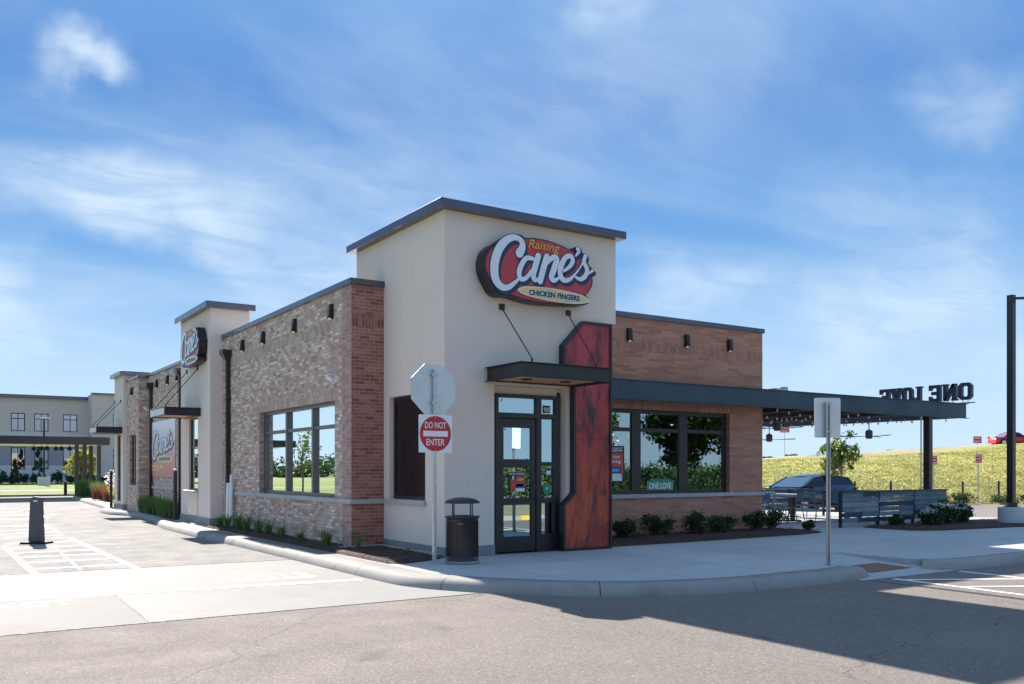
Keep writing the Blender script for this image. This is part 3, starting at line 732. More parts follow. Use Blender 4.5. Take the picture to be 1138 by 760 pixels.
# mulch beds
def bed(name, pts, z0=0.0, hgt=0.045, seed=3):
    rng = np.random.default_rng(seed); mb = MB()
    P = [Vector((x, y, z0 + 0.005)) for x, y in pts]; n = len(P); c = sum(P, Vector()) / n
    rings = [P, [p.lerp(c, 0.06) + Vector((0, 0, hgt)) for p in P], [p.lerp(c, 0.5) + Vector((0, 0, hgt + 0.02)) for p in P]]
    vs = [p for r in rings for p in r] + [c + Vector((0, 0, hgt + 0.02))]
    fs = [(i * n + k, i * n + (k + 1) % n, (i + 1) * n + (k + 1) % n, (i + 1) * n + k) for i in range(2) for k in range(n)] + [(2 * n + k, 2 * n + (k + 1) % n, 3 * n) for k in range(n)]
    mb.add(vs, fs)
    xs = [p[0] for p in pts]; ys = [p[1] for p in pts]
    inside = lambda x, y: sum(((pts[i][1] > y) != (pts[i - 1][1] > y)) and x < (pts[i - 1][0] - pts[i][0]) * (y - pts[i][1]) / (pts[i - 1][1] - pts[i][1]) + pts[i][0] for i in range(n)) % 2
    area = (max(xs) - min(xs)) * (max(ys) - min(ys))
    for _ in range(int(min(1600, area * 130))):
        x, y = rng.uniform(min(xs), max(xs)), rng.uniform(min(ys), max(ys))
        if not inside(x, y): continue
        a = rng.uniform(0, 3.14); l = rng.uniform(0.012, 0.04); w = l * 0.3; z = z0 + hgt + 0.012 + rng.uniform(0, 0.02)
        ca, sa = math.cos(a), math.sin(a); t = rng.uniform(-0.01, 0.015)
        mb.add([(x - ca * l - sa * w, y - sa * l + ca * w, z - t), (x + ca * l - sa * w, y + sa * l + ca * w, z + t), (x + ca * l + sa * w, y + sa * l - ca * w, z + t), (x - ca * l + sa * w, y - sa * l - ca * w, z - t)], [(0, 1, 2, 3)])
    o = mb.build(name, 'mulch'); o['kind'] = 'structure'; return o
bed('mulch_bed', [(-1.30, 11.0), (-1.27, 6.5), (-1.25, 2.4), (-1.24, -0.35), (-1.0, -0.5), (-0.45, -0.28), (-0.08, -0.05), (-0.04, 2.4), (-0.70, 2.42), (-0.70, 11.0)])
bed('mulch_bed', [(-0.75, 15.0), (-0.74, 20.8), (-1.0, 20.7), (-0.95, 17.4), (-1.1, 15.2)])
bed('mulch_bed', [(3.7, 0.12), (6.3, 0.14), (9.8, 0.26), (10.75, 0.45), (10.9, 0.9), (10.7, 2.0), (3.7, 2.0)], seed=4)
bed('mulch_bed', [(13.25, 1.15), (13.1, 0.4), (13.2, -0.45), (13.9, -0.75), (17.0, -1.1), (20.5, -1.5), (22.6, -1.4), (22.7, -0.6), (21.0, 1.0), (17.6, 1.3)], seed=5)
bed('mulch_bed', [(-0.55, 25.3), (2.2, 25.3), (2.5, 40), (2.0, 45.8), (1.0, 45.8), (0.3, 42), (-0.1, 36), (-0.35, 30)], seed=6)
mb = MB(); rng = np.random.default_rng(12)
for _ in range(520):   # pale gravel strip along the foot of the wall
    if rng.random() < 0.55: y = rng.uniform(2.0, 10.8) if rng.random() < 0.35 else rng.uniform(-0.1, 2.4); x = rng.uniform(-0.16, -0.05) if y < 2.4 else rng.uniform(-0.80, -0.70)
    else: x = rng.uniform(-0.95, -0.05); y = rng.uniform(2.22, 2.42) if rng.random() < .5 else rng.uniform(0.0, 2.4); x = x if y > 2.2 else rng.uniform(-0.22, -0.05)
    mb.lathe([(0.0, -0.008), (0.014, 0.0), (0.010, 0.009), (0.0, 0.012)], (x, y, 0.07), 5)
o = mb.build('gravel', plain('gravel_stone', (0.42, 0.41, 0.40), 0.8, var=0.3, scale=30)); o['kind'] = 'stuff'; tag(o, 'pale gravel strip along the foot of the stucco and brick walls', 'gravel')

# the grass bank behind the lot
def bank_z(r, d):
    q = r / d; top = 1.15 + 5.5 * min(max(q, 0.0), 0.62); top = 1.15 + (q) * 5.45 if q < .62 else 4.53
    fade = min(1, max(0, (q - 0.08) / 0.12))
    x = min(1, max(0, (d - 43.6) / 47.0)); s = x ** 0.92
    s = s * (1.0 if x < 1 else 1.0)
    z = -0.15 + (top + 0.15) * s * fade
    if fade < 1: z -= (1 - fade) * 0.15
    return z
from mathutils import noise as mnoise
def relief(r, d):
    k = min(1, max(0, (d - 44.5) / 4)) * min(1, max(0, (93 - d) / 5))
    return (0.40 * mnoise.noise(Vector((r * .11, d * .11, 0))) + 0.16 * mnoise.noise(Vector((r * .45, d * .45, 3)))) * k
rows = list(np.linspace(43.6, 92, 46)) + [93, 95, 98, 104, 112, 125, 150, 200, 300]
qs = list(np.linspace(0.06, 1.35, 120))
rng = np.random.default_rng(3); mb = MB(); vs = []
for i, d in enumerate(rows):
    for q in qs:
        r = q * d; bump = (rng.uniform(-1, 1) * 0.10 + 0.12 * math.sin(r * 0.45 + d * .3)) * (1 if 1 < i < 44 else 0.15) * (0.5 if d > 85 else 1)
        dd = min(d, 93); z = bank_z(q * dd, dd) + relief(r, d) + (0.07 * mnoise.noise(Vector((r * .8, d, 1))) if d > 91 else 0) - (max(0, d - 112) * 0.01)
        vs.append(rd(r, d, z))
W = len(qs)
fs, mi = [], []
for i in range(len(rows) - 1):
    for j in range(W - 1): mb.f.append((i * W + j, i * W + j + 1, (i + 1) * W + j + 1, (i + 1) * W + j)); mb.mi.append(1 if rows[i] > 86.5 else 0); mb.sm.append(True)
mb.v = vs; struct(mb, 'grass_bank', ['meadow', 'verge'])
mb = MB(); rng = np.random.default_rng(9)
for _ in range(34000):
    d = 43.8 + 40 * rng.random() ** 1.5; q = rng.uniform(0.24, 0.66); c = rd(q * d, d, bank_z(q * d, d) + relief(q * d, d) - 0.03)
    h = rng.uniform(0.06, 0.17); s = rng.uniform(0.03, 0.08) ; a = rng.uniform(0, 3.14); dx, dy = math.cos(a) * s, math.sin(a) * s; lx, ly = rng.normal(0, .12, 2)
    mb.add([(c[0] - dx, c[1] - dy, c[2]), (c[0] + dx, c[1] + dy, c[2]), (c[0] + lx, c[1] + ly, c[2] + h)], [(0, 1, 2)], int(rng.integers(0, 3)))
MAT['tuft_a'] = leaf_mat('tuft_green', (0.20, 0.23, 0.05), (0.33, 0.34, 0.08), 0.3); MAT['tuft_b'] = leaf_mat('tuft_yellow', (0.30, 0.30, 0.07), (0.44, 0.41, 0.11), 0.3); MAT['tuft_c'] = leaf_mat('tuft_straw', (0.30, 0.26, 0.12), (0.48, 0.42, 0.24), 0.3)
o = mb.build('meadow_grass', ['tuft_a', 'tuft_b', 'tuft_c']); tag(o, 'tall yellow green meadow grass growing over the embankment', 'grass', kind='stuff')

# left: lawn and walk beyond the lane, and the verge beside it
mb = MB(); mb.box(-60, 60, 49.7, 63, -0.3, -0.08); struct(mb, 'lawn', 'lawn')
mb = MB(); mb.box(-60, 60, 63, 66, -0.3, -0.085); struct(mb, 'path', 'apron')
mb = MB(); mb.box(-60, 60, 66, 104, -0.3, -0.08); struct(mb, 'lawn', 'lawn')
mb = MB(); mb.box(-60, 60, 49.3, 49.7, -0.3, -0.03); struct(mb, 'kerb', 'kerb')
mb = MB(); mb.box(-13.3, -13, -3.2, 49.3, -0.3, -0.03); struct(mb, 'kerb', 'kerb')
mb = MB(); mb.box(-90, -13.3, -3.2, 49.3, -0.3, -0.05); struct(mb, 'lawn', 'lawn')
mb = MB(); mb.box(-40, 90, -30.3, -30, -0.3, 0.0); 
struct(mb, 'kerb', 'kerb')
mb = MB(); 
for k in range(24): mb.box(-20 + k * 3.0, -18.6 + k * 3.0, -30.31, -29.99, -0.16, 0.004)
struct(mb, 'kerb_paint', 'paint_yellow')
# ground rising across the street (seen only in the glass)
mb = MB(); xs_ = np.linspace(-120, 200, 40); ys_ = [-30.3, -34, -40, -48, -60, -120]; zs_ = [-0.02, 0.05, 0.5, 1.1, 1.6, 1.9]
mb.v = [(float(x), float(y), z + 0.4 * math.sin(x * 0.05) * (z > 0.5)) for y, z in zip(ys_, zs_) for x in xs_]
for i in range(5):
    for j in range(39): mb.f.append((i * 40 + j, (i + 1) * 40 + j, (i + 1) * 40 + j + 1, i * 40 + j + 1)); mb.mi.append(0); mb.sm.append(True)
struct(mb, 'slope', 'ground')
mb = MB(); mb.box(6.5, 90, -29.9, -11.2, -0.3, 0.0); struct(mb, 'verge', 'verge')
mb = MB(); mb.box(6.3, 90, -11.2, -11.0, -0.3, 0.0); struct(mb, 'kerb', 'kerb')
mb = MB()
for k in range(20): mb.box(6.6 + k * 1.3, 6.95 + k * 1.3, -11.2, -10.996, -0.14, 0.004)
struct(mb, 'kerb_paint', 'paint_yellow')

# ================================================================== RESTAURANT BUILDING
B = thing('restaurant_building', 'one storey beige stucco and brick restaurant with three flat capped towers', 'building', (0, 0, 0))
SW = -0.68
# tower
TX1, TY1 = 3.842, 3.76
mb = MB()
wall(mb, 'x', 0.0, 0.3, 0.0, TY1, 0.0, 6.05, [(0.71, 2.20, 0.97, 2.93)])
wall(mb, 'y', 0.0, 0.32, 0.0, 3.66, 0.0, 4.38, [(1.02, 2.62, -1, 3.06)])
wall(mb, 'y', 0.0, 0.32, 0.0, TX1, 4.38, 6.05)
mb.quad((3.66, 0, 4.38), (TX1, 0, 4.38), (TX1, 2.2, 4.38), (3.66, 2.2, 4.38))
mb.quad((3.66, 0, 0), (3.66, 2.2, 0), (3.66, 2.2, 4.38), (3.66, 0, 4.38))
mb.quad((TX1, 0, 4.38), (TX1, TY1, 4.38), (TX1, TY1, 6.05), (TX1, 0, 6.05)); mb.quad((0, TY1, 4.5), (TX1, TY1, 4.5), (TX1, TY1, 6.05), (0, TY1, 6.05))
# door recess reveals
mb.quad((1.02, 0.20, 0), (1.136, 0.20, 0), (1.136, 0.20, 3.06), (1.02, 0.20, 3.06))
mb.quad((1.136, 0.20, 2.904), (2.62, 0.20, 2.904), (2.62, 0.20, 3.06), (1.136, 0.20, 3.06))
mb.quad((2.559, 0.20, 0), (2.62, 0.20, 0), (2.62, 0.20, 3.0), (2.559, 0.20, 3.0))
mb.build('tower_wall', 'stucco', B)
mb = MB(); mb.box(-0.165, 3.97, -0.18, 3.92, 6.05, 6.195); mb.build('tower_roof_cap', 'metal_cap', B, bevel=0.008)
mb = MB(); mb.box(-0.03, 0.002, -0.03, 2.43, 0, 0.185); mb.box(0.002, 1.02, -0.03, -0.002, 0, 0.185); mb.build('plinth', 'plinth', B, bevel=0.006)
# tower side window (dark)
def window_unit(parent, axis, c, u0, u1, z0, z1, mull=(), trans=None, fr=0.06, dep=0.10, fmat='metal_dark', gmat='glass', mw=0.06, out=-1, gl_inset=0.03):
    """frame sits from plane c (outer face of the frame) inward; axis 'x' plane X=c spanning Y, 'y' plane Y=c spanning X"""
    f = MB()
    bx = (lambda a, b, e, h, p=0.0: f.box(c + p, c + dep, a, b, e, h)) if axis == 'x' else (lambda a, b, e, h, p=0.0: f.box(a, b, c + p, c + dep, e, h))
    bx(u0, u0 + fr, z0, z1); bx(u1 - fr, u1, z0, z1); bx(u0 + fr, u1 - fr, z0, z0 + fr); bx(u0 + fr, u1 - fr, z1 - fr, z1)
    for m_ in mull: bx(m_ - mw / 2, m_ + mw / 2, z0 + fr, z1 - fr, -0.012)
    edges = [u0 + fr] + [v for m_ in mull for v in (m_ - mw / 2, m_ + mw / 2)] + [u1 - fr]
    if trans:
        for k in range(0, len(edges), 2): bx(edges[k], edges[k + 1], trans - fr / 2, trans + fr / 2, 0.004)
    F = f.build('window', fmat, parent, bevel=0.004)
    for k in range(0, len(edges), 2):
        for (za, zb) in ([(z0 + fr, trans - fr / 2), (trans + fr / 2, z1 - fr)] if trans else [(z0 + fr, z1 - fr)]):
            p = MB(); g0 = c + gl_inset
            if axis == 'x': p.quad((g0, edges[k], za), (g0, edges[k + 1], za), (g0, edges[k + 1], zb), (g0, edges[k], zb))
            else: p.quad((edges[k], g0, za), (edges[k + 1], g0, za), (edges[k + 1], g0, zb), (edges[k], g0, zb))
            p.build('pane', gmat, F)
    return F
MAT['glass_dark'] = glass('dark_window_glass', (0.03, 0.03, 0.03), 0.05, (0.75, 0.85, 0.95), 1.3)
window_unit(B, 'x', 0.09, 0.71, 2.20, 0.97, 2.93, fr=0.07, gmat='glass_tower')
mb = MB(); mb.box(-0.06, 0.09, 0.66, 2.25, 0.885, 0.968); mb.build('window_sill', 'sill', B, bevel=0.006)

# brick pier and side walls
mb = MB(); mb.box(SW, 0.0, 2.44, 2.89, 0.0, 5.10, 0)
mb.quad((SW, 2.437, 4.31), (0, 2.437, 4.31), (0, 2.437, 4.545), (SW, 2.437, 4.545), 1)
mb.quad((SW - .003, 2.437, 0), (SW - .003, 2.89, 0), (SW - .003, 2.89, 5.10), (SW - .003, 2.437, 5.10), 2)
mb.build('brick_pier', ['brick_red', 'soldier_red', 'brick_red_end'], B)
mb = MB(); wall(mb, 'x', SW, 0.3, 2.89, 11.25, 0, 5.10, [(3.28, 8.07, 0.965, 2.92)])
mb.quad((SW - .004, 2.89, 4.32), (SW - .004, 11.25, 4.32), (SW - .004, 11.25, 4.555), (SW - .004, 2.89, 4.555), 1)
mb.quad((SW - .004, 3.05, 2.921), (SW - .004, 8.30, 2.921), (SW - .004, 8.30, 3.155), (SW - .004, 3.05, 3.155), 1)
mb.build('side_wall', ['brick_pale', 'soldier_pale'], B)
mb = MB(); mb.box(SW - 0.045, SW + 0.30, 2.395, 11.25, 5.10, 5.215); mb.box(SW + 0.30, 0.0, 2.395, 2.80, 5.10, 5.215); mb.build('parapet_cap', 'metal_cap', B, bevel=0.006)
mb = MB(); mb.box(SW - 0.045, SW + 0.0, 2.395, 11.25, 0.873, 0.962); mb.box(SW, -0.002, 2.395, 2.44, 0.873, 0.962); mb.box(SW, SW + 0.11, 3.285, 8.065, 0.873, 0.9655)
mb.build('sill_band', 'sill', B, bevel=0.006)
window_unit(B, 'x', SW + 0.11, 3.28, 8.07, 0.9655, 2.92, mull=(4.77, 6.42), trans=2.42, fr=0.075, mw=0.11, dep=0.13, gl_inset=0.06, fmat='frame_side', gmat='glass_side')

# middle tower
T2X, T2a, T2b = -1.02, 11.25, 14.55
mb = MB()
wall(mb, 'x', T2X, 0.3, T2a, T2b, 0, 5.93, [(12.55, 13.57, 0.94, 3.03)])
wall(mb, 'y', T2a, 0.25, T2X + .3, 0.05, 0, 5.93); mb.quad((T2X, T2a, 0), (T2X + .3, T2a, 0), (T2X + .3, T2a, 5.93), (T2X, T2a, 5.93))
mb.quad((T2X, T2b, 0), (0.05, T2b, 0), (0.05, T2b, 5.93), (T2X, T2b, 5.93)); mb.quad((0.05, T2a, 4.5), (0.05, T2b, 4.5), (0.05, T2b, 5.93), (0.05, T2a, 5.93))
mb.build('drive_through_tower_wall', 'stucco', B)
mb = MB(); mb.box(-1.17, 0.18, 11.10, 14.72, 5.93, 6.10); mb.build('drive_through_tower_cap', 'metal_cap', B, bevel=0.008)
mb = MB(); mb.box(T2X - 0.03, T2X - .002, T2a - 0.03, T2b, 0, 0.20); mb.box(T2X - .002, SW - .01, T2a - 0.03, T2a - .002, 0, 0.20); mb.build('plinth', 'plinth', B, bevel=0.006)
window_unit(B, 'x', T2X + 0.05, 12.55, 13.57, 0.94, 3.03, trans=2.20, fr=0.05, gmat='glass_side')
mb = MB(); mb.box(T2X - 0.02, T2X - 0.002, 12.55, 13.62, 0.22, 0.88); mb.build('service_panel', 'stainless', B, bevel=0.003)
mb = MB(); mb.box(T2X - 0.16, T2X + 0.05, 12.45, 13.67, 0.89, 0.935); mb.build('service_shelf', 'stainless', B, bevel=0.006)
# brick wall beyond it, small pier, far tower
mb = MB(); wall(mb, 'x', SW, 0.3, T2b, 20.9, 0, 4.90)
mb.quad((SW - .004, T2b, 4.20), (SW - .004, 20.9, 4.20), (SW - .004, 20.9, 4.43), (SW - .004, T2b, 4.43), 1); mb.build('side_wall', ['brick_pale', 'soldier_pale'], B)
mb = MB(); mb.box(SW - 0.045, SW + 0.3, T2b, 20.9, 4.90, 5.0); mb.box(-1.065, -0.4, 20.86, 23.1, 4.86, 4.955); mb.build('parapet_cap', 'metal_cap', B, bevel=0.006)
mb = MB(); mb.box(SW - 0.045, SW, T2b, 20.9, 0.86, 0.95); mb.box(-1.065, -1.02, 20.855, 23.1, 0.86, 0.95); mb.box(-1.02, SW - .05, 20.855, 20.9, 0.86, 0.95); mb.build('sill_band', 'sill', B, bevel=0.005)
mb = MB(); wall(mb, 'x', -1.02, 0.3, 20.9, 23.1, 0, 4.86, [(21.39, 22.6, 0.951, 2.82)]); mb.quad((-1.02, 20.9, 0), (SW, 20.9, 0), (SW, 20.9, 4.86), (-1.02, 20.9, 4.86))
mb.build('small_pier_wall', 'brick_pale', B)
window_unit(B, 'x', -0.93, 21.39, 22.6, 0.951, 2.82, mull=(22.0,), trans=2.35, fr=0.06, gmat='glass_side')
mb = MB(); wall(mb, 'x', -1.15, 0.3, 23.1, 24.95, 0, 5.13, [(23.6, 24.45, 0.3, 2.88)]); mb.quad((-1.15, 23.1, 0), (-0.3, 23.1, 0), (-0.3, 23.1, 5.13), (-1.15, 23.1, 5.13)); mb.quad((-1.15, 24.95, 0), (0, 24.95, 0), (0, 24.95, 5.13), (-1.15, 24.95, 5.13))
mb.quad((-0.3, 23.1, 4.5), (-0.3, 24.95, 4.5), (-0.3, 24.95, 5.13), (-0.3, 23.1, 5.13)); mb.build('far_tower_wall', 'stucco', B)
mb = MB(); mb.box(-1.30, -0.22, 22.95, 25.1, 5.13, 5.28); mb.build('far_tower_cap', 'metal_cap', B, bevel=0.008)
mb = MB(); mb.box(-1.18, -1.152, 23.07, 24.97, 0, 0.2); mb.box(-1.152, -1.02, 23.07, 23.098, 0, 0.2); mb.build('plinth', 'plinth', B)
window_unit(B, 'x', -1.10, 23.6, 24.45, 0.3, 2.88, trans=1.15, fr=0.05, gmat='glass_side')

# wing
WY = 2.085; WX = 10.47
mb = MB(); wall(mb, 'y', WY, 0.3, 3.6, WX, 0, 5.03, [(4.75, 9.27, 0.965, 2.93)]); wall(mb, 'x', WX, -0.3, WY, 24.95, 0, 5.03)
mb.quad((3.6, WY - .004, 4.30), (WX, WY - .004, 4.30), (WX, WY - .004, 4.535), (3.6, WY - .004, 4.535), 1)
mb.quad((4.55, WY - .004, 2.931), (9.46, WY - .004, 2.931), (9.46, WY - .004, 3.165), (4.55, WY - .004, 3.165), 1)
mb.build('front_wall', ['brick_wing', 'soldier_wing'], B)
mb = MB(); mb.box(3.80, WX + 0.045, WY - 0.045, WY + 0.30, 5.03, 5.14); mb.box(WX - 0.30, WX + 0.045, WY + 0.30, 24.95, 5.03, 5.14); mb.build('parapet_cap', 'metal_cap', B, bevel=0.006)
mb = MB(); mb.box(3.67, WX + 0.045, WY - 0.045, WY, 0.873, 0.963); mb.box(WX, WX + 0.045, WY, 20, 0.873, 0.963); mb.box(4.755, 9.265, WY, WY + 0.115, 0.875, 0.9655); mb.build('sill_band', 'sill', B, bevel=0.006)
window_unit(B, 'y', WY + 0.115, 4.75, 9.27, 0.9655, 2.93, mull=(6.30, 7.79), trans=2.46, fr=0.09, mw=0.27, gmat='glass')
mb = MB(); mb.quad((-1.15, 24.95, 0), (WX, 24.95, 0), (WX, 24.95, 4.9), (-1.15, 24.95, 4.9)); mb.build('rear_wall', 'brick_pale', B)
mb = MB(); mb.add([(SW + .2, 2.6, 4.6), (WX - .2, 2.3, 4.6), (WX - .2, 24.9, 4.6), (SW + .2, 24.9, 4.6)], [(0, 1, 2, 3)]); mb.quad((0.1, .1, 5.9), (3.8, .1, 5.9), (3.8, 3.7, 5.9), (.1, 3.7, 5.9)); mb.build('roof', 'roof', B)
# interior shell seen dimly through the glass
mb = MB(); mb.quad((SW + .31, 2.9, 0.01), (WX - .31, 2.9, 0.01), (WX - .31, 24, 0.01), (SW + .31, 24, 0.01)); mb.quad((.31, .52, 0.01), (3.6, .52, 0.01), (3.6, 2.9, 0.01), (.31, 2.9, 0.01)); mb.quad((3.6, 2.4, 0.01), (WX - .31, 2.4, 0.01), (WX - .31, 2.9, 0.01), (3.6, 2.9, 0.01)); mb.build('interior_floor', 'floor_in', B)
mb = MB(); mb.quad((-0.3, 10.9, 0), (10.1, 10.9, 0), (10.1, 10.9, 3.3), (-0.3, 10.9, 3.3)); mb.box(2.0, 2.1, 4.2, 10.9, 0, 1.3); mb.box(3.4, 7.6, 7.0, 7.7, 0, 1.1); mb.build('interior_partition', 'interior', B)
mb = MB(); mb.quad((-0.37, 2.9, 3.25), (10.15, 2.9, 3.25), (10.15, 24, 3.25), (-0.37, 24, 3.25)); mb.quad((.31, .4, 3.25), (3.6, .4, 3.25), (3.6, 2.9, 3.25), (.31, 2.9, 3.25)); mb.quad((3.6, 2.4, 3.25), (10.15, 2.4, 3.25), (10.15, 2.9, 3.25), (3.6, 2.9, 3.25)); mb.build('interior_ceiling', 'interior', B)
# pendant lamps inside, top-level
pend = None
for i, (x, y, z) in enumerate([(8.75, 3.6, 2.72), (7.35, 4.1, 2.30), (8.2, 5.2, 2.2), (7.0, 3.9, 2.45), (5.75, 4.4, 2.25), (9.2, 5.8, 2.5)]):
    if pend is None:
        pend = thing('pendant_lamp', '', 'pendant lamp', (x, y, z)); m1 = MB(); m1.lathe([(0.02, 0.10), (0.05, 0.08), (0.11, 0.0), (0.10, -0.01)], (x, y, z), 14); m1.tube([(x, y, z + 0.1), (x, y, 3.25)], 0.006, 5); m1.build('shade', 'black', pend)
        m2 = MB(); m2.lathe([(0.0, -0.055), (0.035, -0.03), (0.035, 0.01), (0.0, 0.03)], (x, y, z), 10); m2.build('bulb', 'bulb_soft', pend)
        q = pend
    else: q = copy_tree(pend); q.location = (x, y, z)
    q['label'] = ['warm pendant lamp high inside the right pane of the wing window', 'warm pendant lamp low inside the middle pane of the wing window', 'small pendant lamp deep inside, low in the right pane of the wing window', 'warm pendant lamp inside, near the transom of the middle wing pane', 'pendant lamp inside behind the left pane of the wing window', 'deepest pendant lamp inside, towards the right edge of the wing window'][i]
    q['group'] = 'pendant lamps inside the dining room'

# entrance door
D0 = 0.12
fd = MB()
for a, b, e, h in ((1.126, 1.194, 0.0, 2.924), (2.51, 2.569, 0.0, 2.924), (1.194, 2.51, 2.855, 2.924), (1.194, 2.51, 2.482, 2.58), (2.029, 2.146, 0.0, 2.482), (2.029, 2.146, 2.58, 2.855), (2.441, 2.51, 0.0, 2.482), (2.146, 2.441, 0.0, 0.323), (2.146, 2.441, 0.912, 1.0), (2.146, 2.441, 1.599, 1.677), (2.47, 2.51, 2.58, 2.855)):
    fd.box(a, b, D0, D0 + 0.12, e, h)
DF = fd.build('door_frame', 'metal_dark', B, bevel=0.004)
for a, b, e, h in ((1.194, 2.029, 2.58, 2.855), (2.146, 2.47, 2.58, 2.855), (2.146, 2.441, 1.677, 2.482), (2.146, 2.441, 1.0, 1.599), (2.146, 2.441, 0.323, 0.912)):
    p = MB(); p.quad((a, D0 + .05, e), (b, D0 + .05, e), (b, D0 + .05, h), (a, D0 + .05, h)); p.build('pane', 'glass_door', DF)
dl = MB()
for a, b, e, h in ((1.204, 1.312, 0.02, 2.472), (1.921, 2.019, 0.02, 2.472), (1.312, 1.921, 2.306, 2.472), (1.312, 1.921, 1.569, 1.726), (1.312, 1.921, 0.882, 1.01), (1.312, 1.921, 0.02, 0.303)):
    dl.box(a, b, D0 + 0.02, D0 + 0.08, e, h)
DL = dl.build('door', 'metal_dark', B, bevel=0.004)
for e, h in ((1.726, 2.306), (1.01, 1.569), (0.303, 0.882)):
    p = MB(); p.quad((1.312, D0 + .05, e), (1.921, D0 + .05, e), (1.921, D0 + .05, h), (1.312, D0 + .05, h)); p.build('pane', 'glass_door', DL)
hd = MB(); hd.tube([(1.97, D0 + .02, 0.98), (1.97, D0 - .05, 0.99), (1.97, D0 - .05, 1.30), (1.97, D0 + .02, 1.31)], 0.011, 8); hd.build('door_handle', 'black', DL)
mb = MB(); mb.quad((1.126, D0 - .06, 0.004), (2.569, D0 - .06, 0.004), (2.569, D0 + .12, 0.004), (1.126, D0 + .12, 0.004)); mb.build('threshold', 'metal_dark', B)

# rust red panel beside the door
PAN = [(3.645, 0.0), (3.645, 4.36), (2.94, 4.36), (2.46, 3.87), (2.46, 3.30), (2.715, 3.30), (2.715, 1.10), (2.47, 0.88), (2.47, 0.0)]
inner = [(3.60, 0.05), (3.60, 4.31), (2.965, 4.31), (2.51, 3.845), (2.51, 3.30), (2.765, 3.30), (2.765, 1.075), (2.52, 0.855), (2.52, 0.05)]
fn = lambda u, v, w: (u, w, v)
mb = MB(); mb.prism(inner, fn, -0.105, -0.06, 0); PN = mb.build('accent_panel', 'rust', B)
fr = MB(); nP = len(PAN)
fr.add([(u, -0.135, v) for u, v in PAN] + [(u, -0.135, v) for u, v in inner] + [(u, -0.002, v) for u, v in PAN] + [(u, -0.10, v) for u, v in inner],
       [f for i in range(nP) for j in [(i + 1) % nP] for f in ((i, j, nP + j, nP + i), (i, 2 * nP + i, 2 * nP + j, j), (nP + i, nP + j, 3 * nP + j, 3 * nP + i))])
fr.build('panel_frame', 'metal_dark', PN)
sm_ = MB(); sm_.box(2.765, 3.60, -0.108, -0.104, 2.115, 2.125); sm_.build('panel_seam', 'black', PN)

# awnings: steel channel frames hung on rods
def awning(x0, x1, y0, y1, z0, z1, axis, rods, end_mat='metal_dark', flange=0.055):
    """box of channels with a soffit, outer edge away from the wall"""
    A = MB()
    A.box(x0, x1, y0, y0 + .05, z0, z1); A.box(x0, x1, y1 - .05, y1, z0, z1); A.box(x0, x0 + .05, y0 + .05, y1 - .05, z0, z1); A.box(x1 - .05, x1, y0 + .05, y1 - .05, z0, z1)
    A.box(x0 - flange, x1 + flange, y0 - flange, y1, z1, z1 + 0.012); A.box(x0 - flange, x0, y0 - flange, y1, z0 - .012, z0); A.box(x1, x1 + flange, y0 - flange, y1, z0 - .012, z0); A.box(x0, x1, y0 - flange, y0, z0 - .012, z0)
    a = A.build('awning', 'metal_dark', B, bevel=0.003)
    s = MB(); s.box(x0 + .05, x1 - .05, y0 + .05, y1 - .05, z0 + .025, z0 + .045); s.build('awning_soffit', 'soffit', a)
    for p, q in rods:
        k = MB(); k.tube([p, q], 0.011, 7); k.tube([q, (q[0], q[1], q[2] - 0.09)], 0.018, 7)
        if axis == 'y': k.box(p[0] - .05, p[0] + .05, p[1] - .012 - .03, p[1] - .002 + .0, p[2] - .05, p[2] + .05)
        else: k.box(p[0] - .03, p[0] - .002, p[1] - .05, p[1] + .05, p[2] - .05, p[2] + .05)
        k.build('awning_rod', 'wire', a)
    return a, s
aw, _ = awning(0.87, 2.76, -1.12, -0.14 + .14 - .002, 3.11, 3.345, 'y', [((1.17, 0, 4.47), (1.17, -0.98, 3.44)), ((2.56, -0.14, 4.47), (2.56, -0.98, 3.44))])
for x in (1.35, 2.2): sp = MB(); sp.lathe([(0.10, 0.0), (0.10, -0.02), (0.07, -0.022)], (x, -0.55, 3.136), 16); sp.build('downlight', 'black', aw)
awning(-1.99, -1.023, 12.25, 14.07, 3.045, 3.255, 'x', [((-1.02, 12.55, 4.40), (-1.9, 12.5, 3.34)), ((-1.02, 13.79, 4.42), (-1.9, 13.8, 3.34))])
awning(-2.07, -1.153, 23.3, 24.8, 2.93, 3.15, 'x', [((-1.15, 23.55, 4.17), (-2.0, 23.5, 3.25)), ((-1.15, 24.85, 4.21), (-2.0, 24.6, 3.25))])
# thin white boards added so the lane-side awning faces look lit
mb = MB(); mb.box(-2.00, -1.991, 12.27, 14.05, 3.05, 3.25); mb.build('awning_lit_face', 'white', B)
mb = MB(); mb.box(-2.08, -2.071, 23.32, 24.78, 2.935, 3.145); mb.build('awning_lit_face', 'white', B)

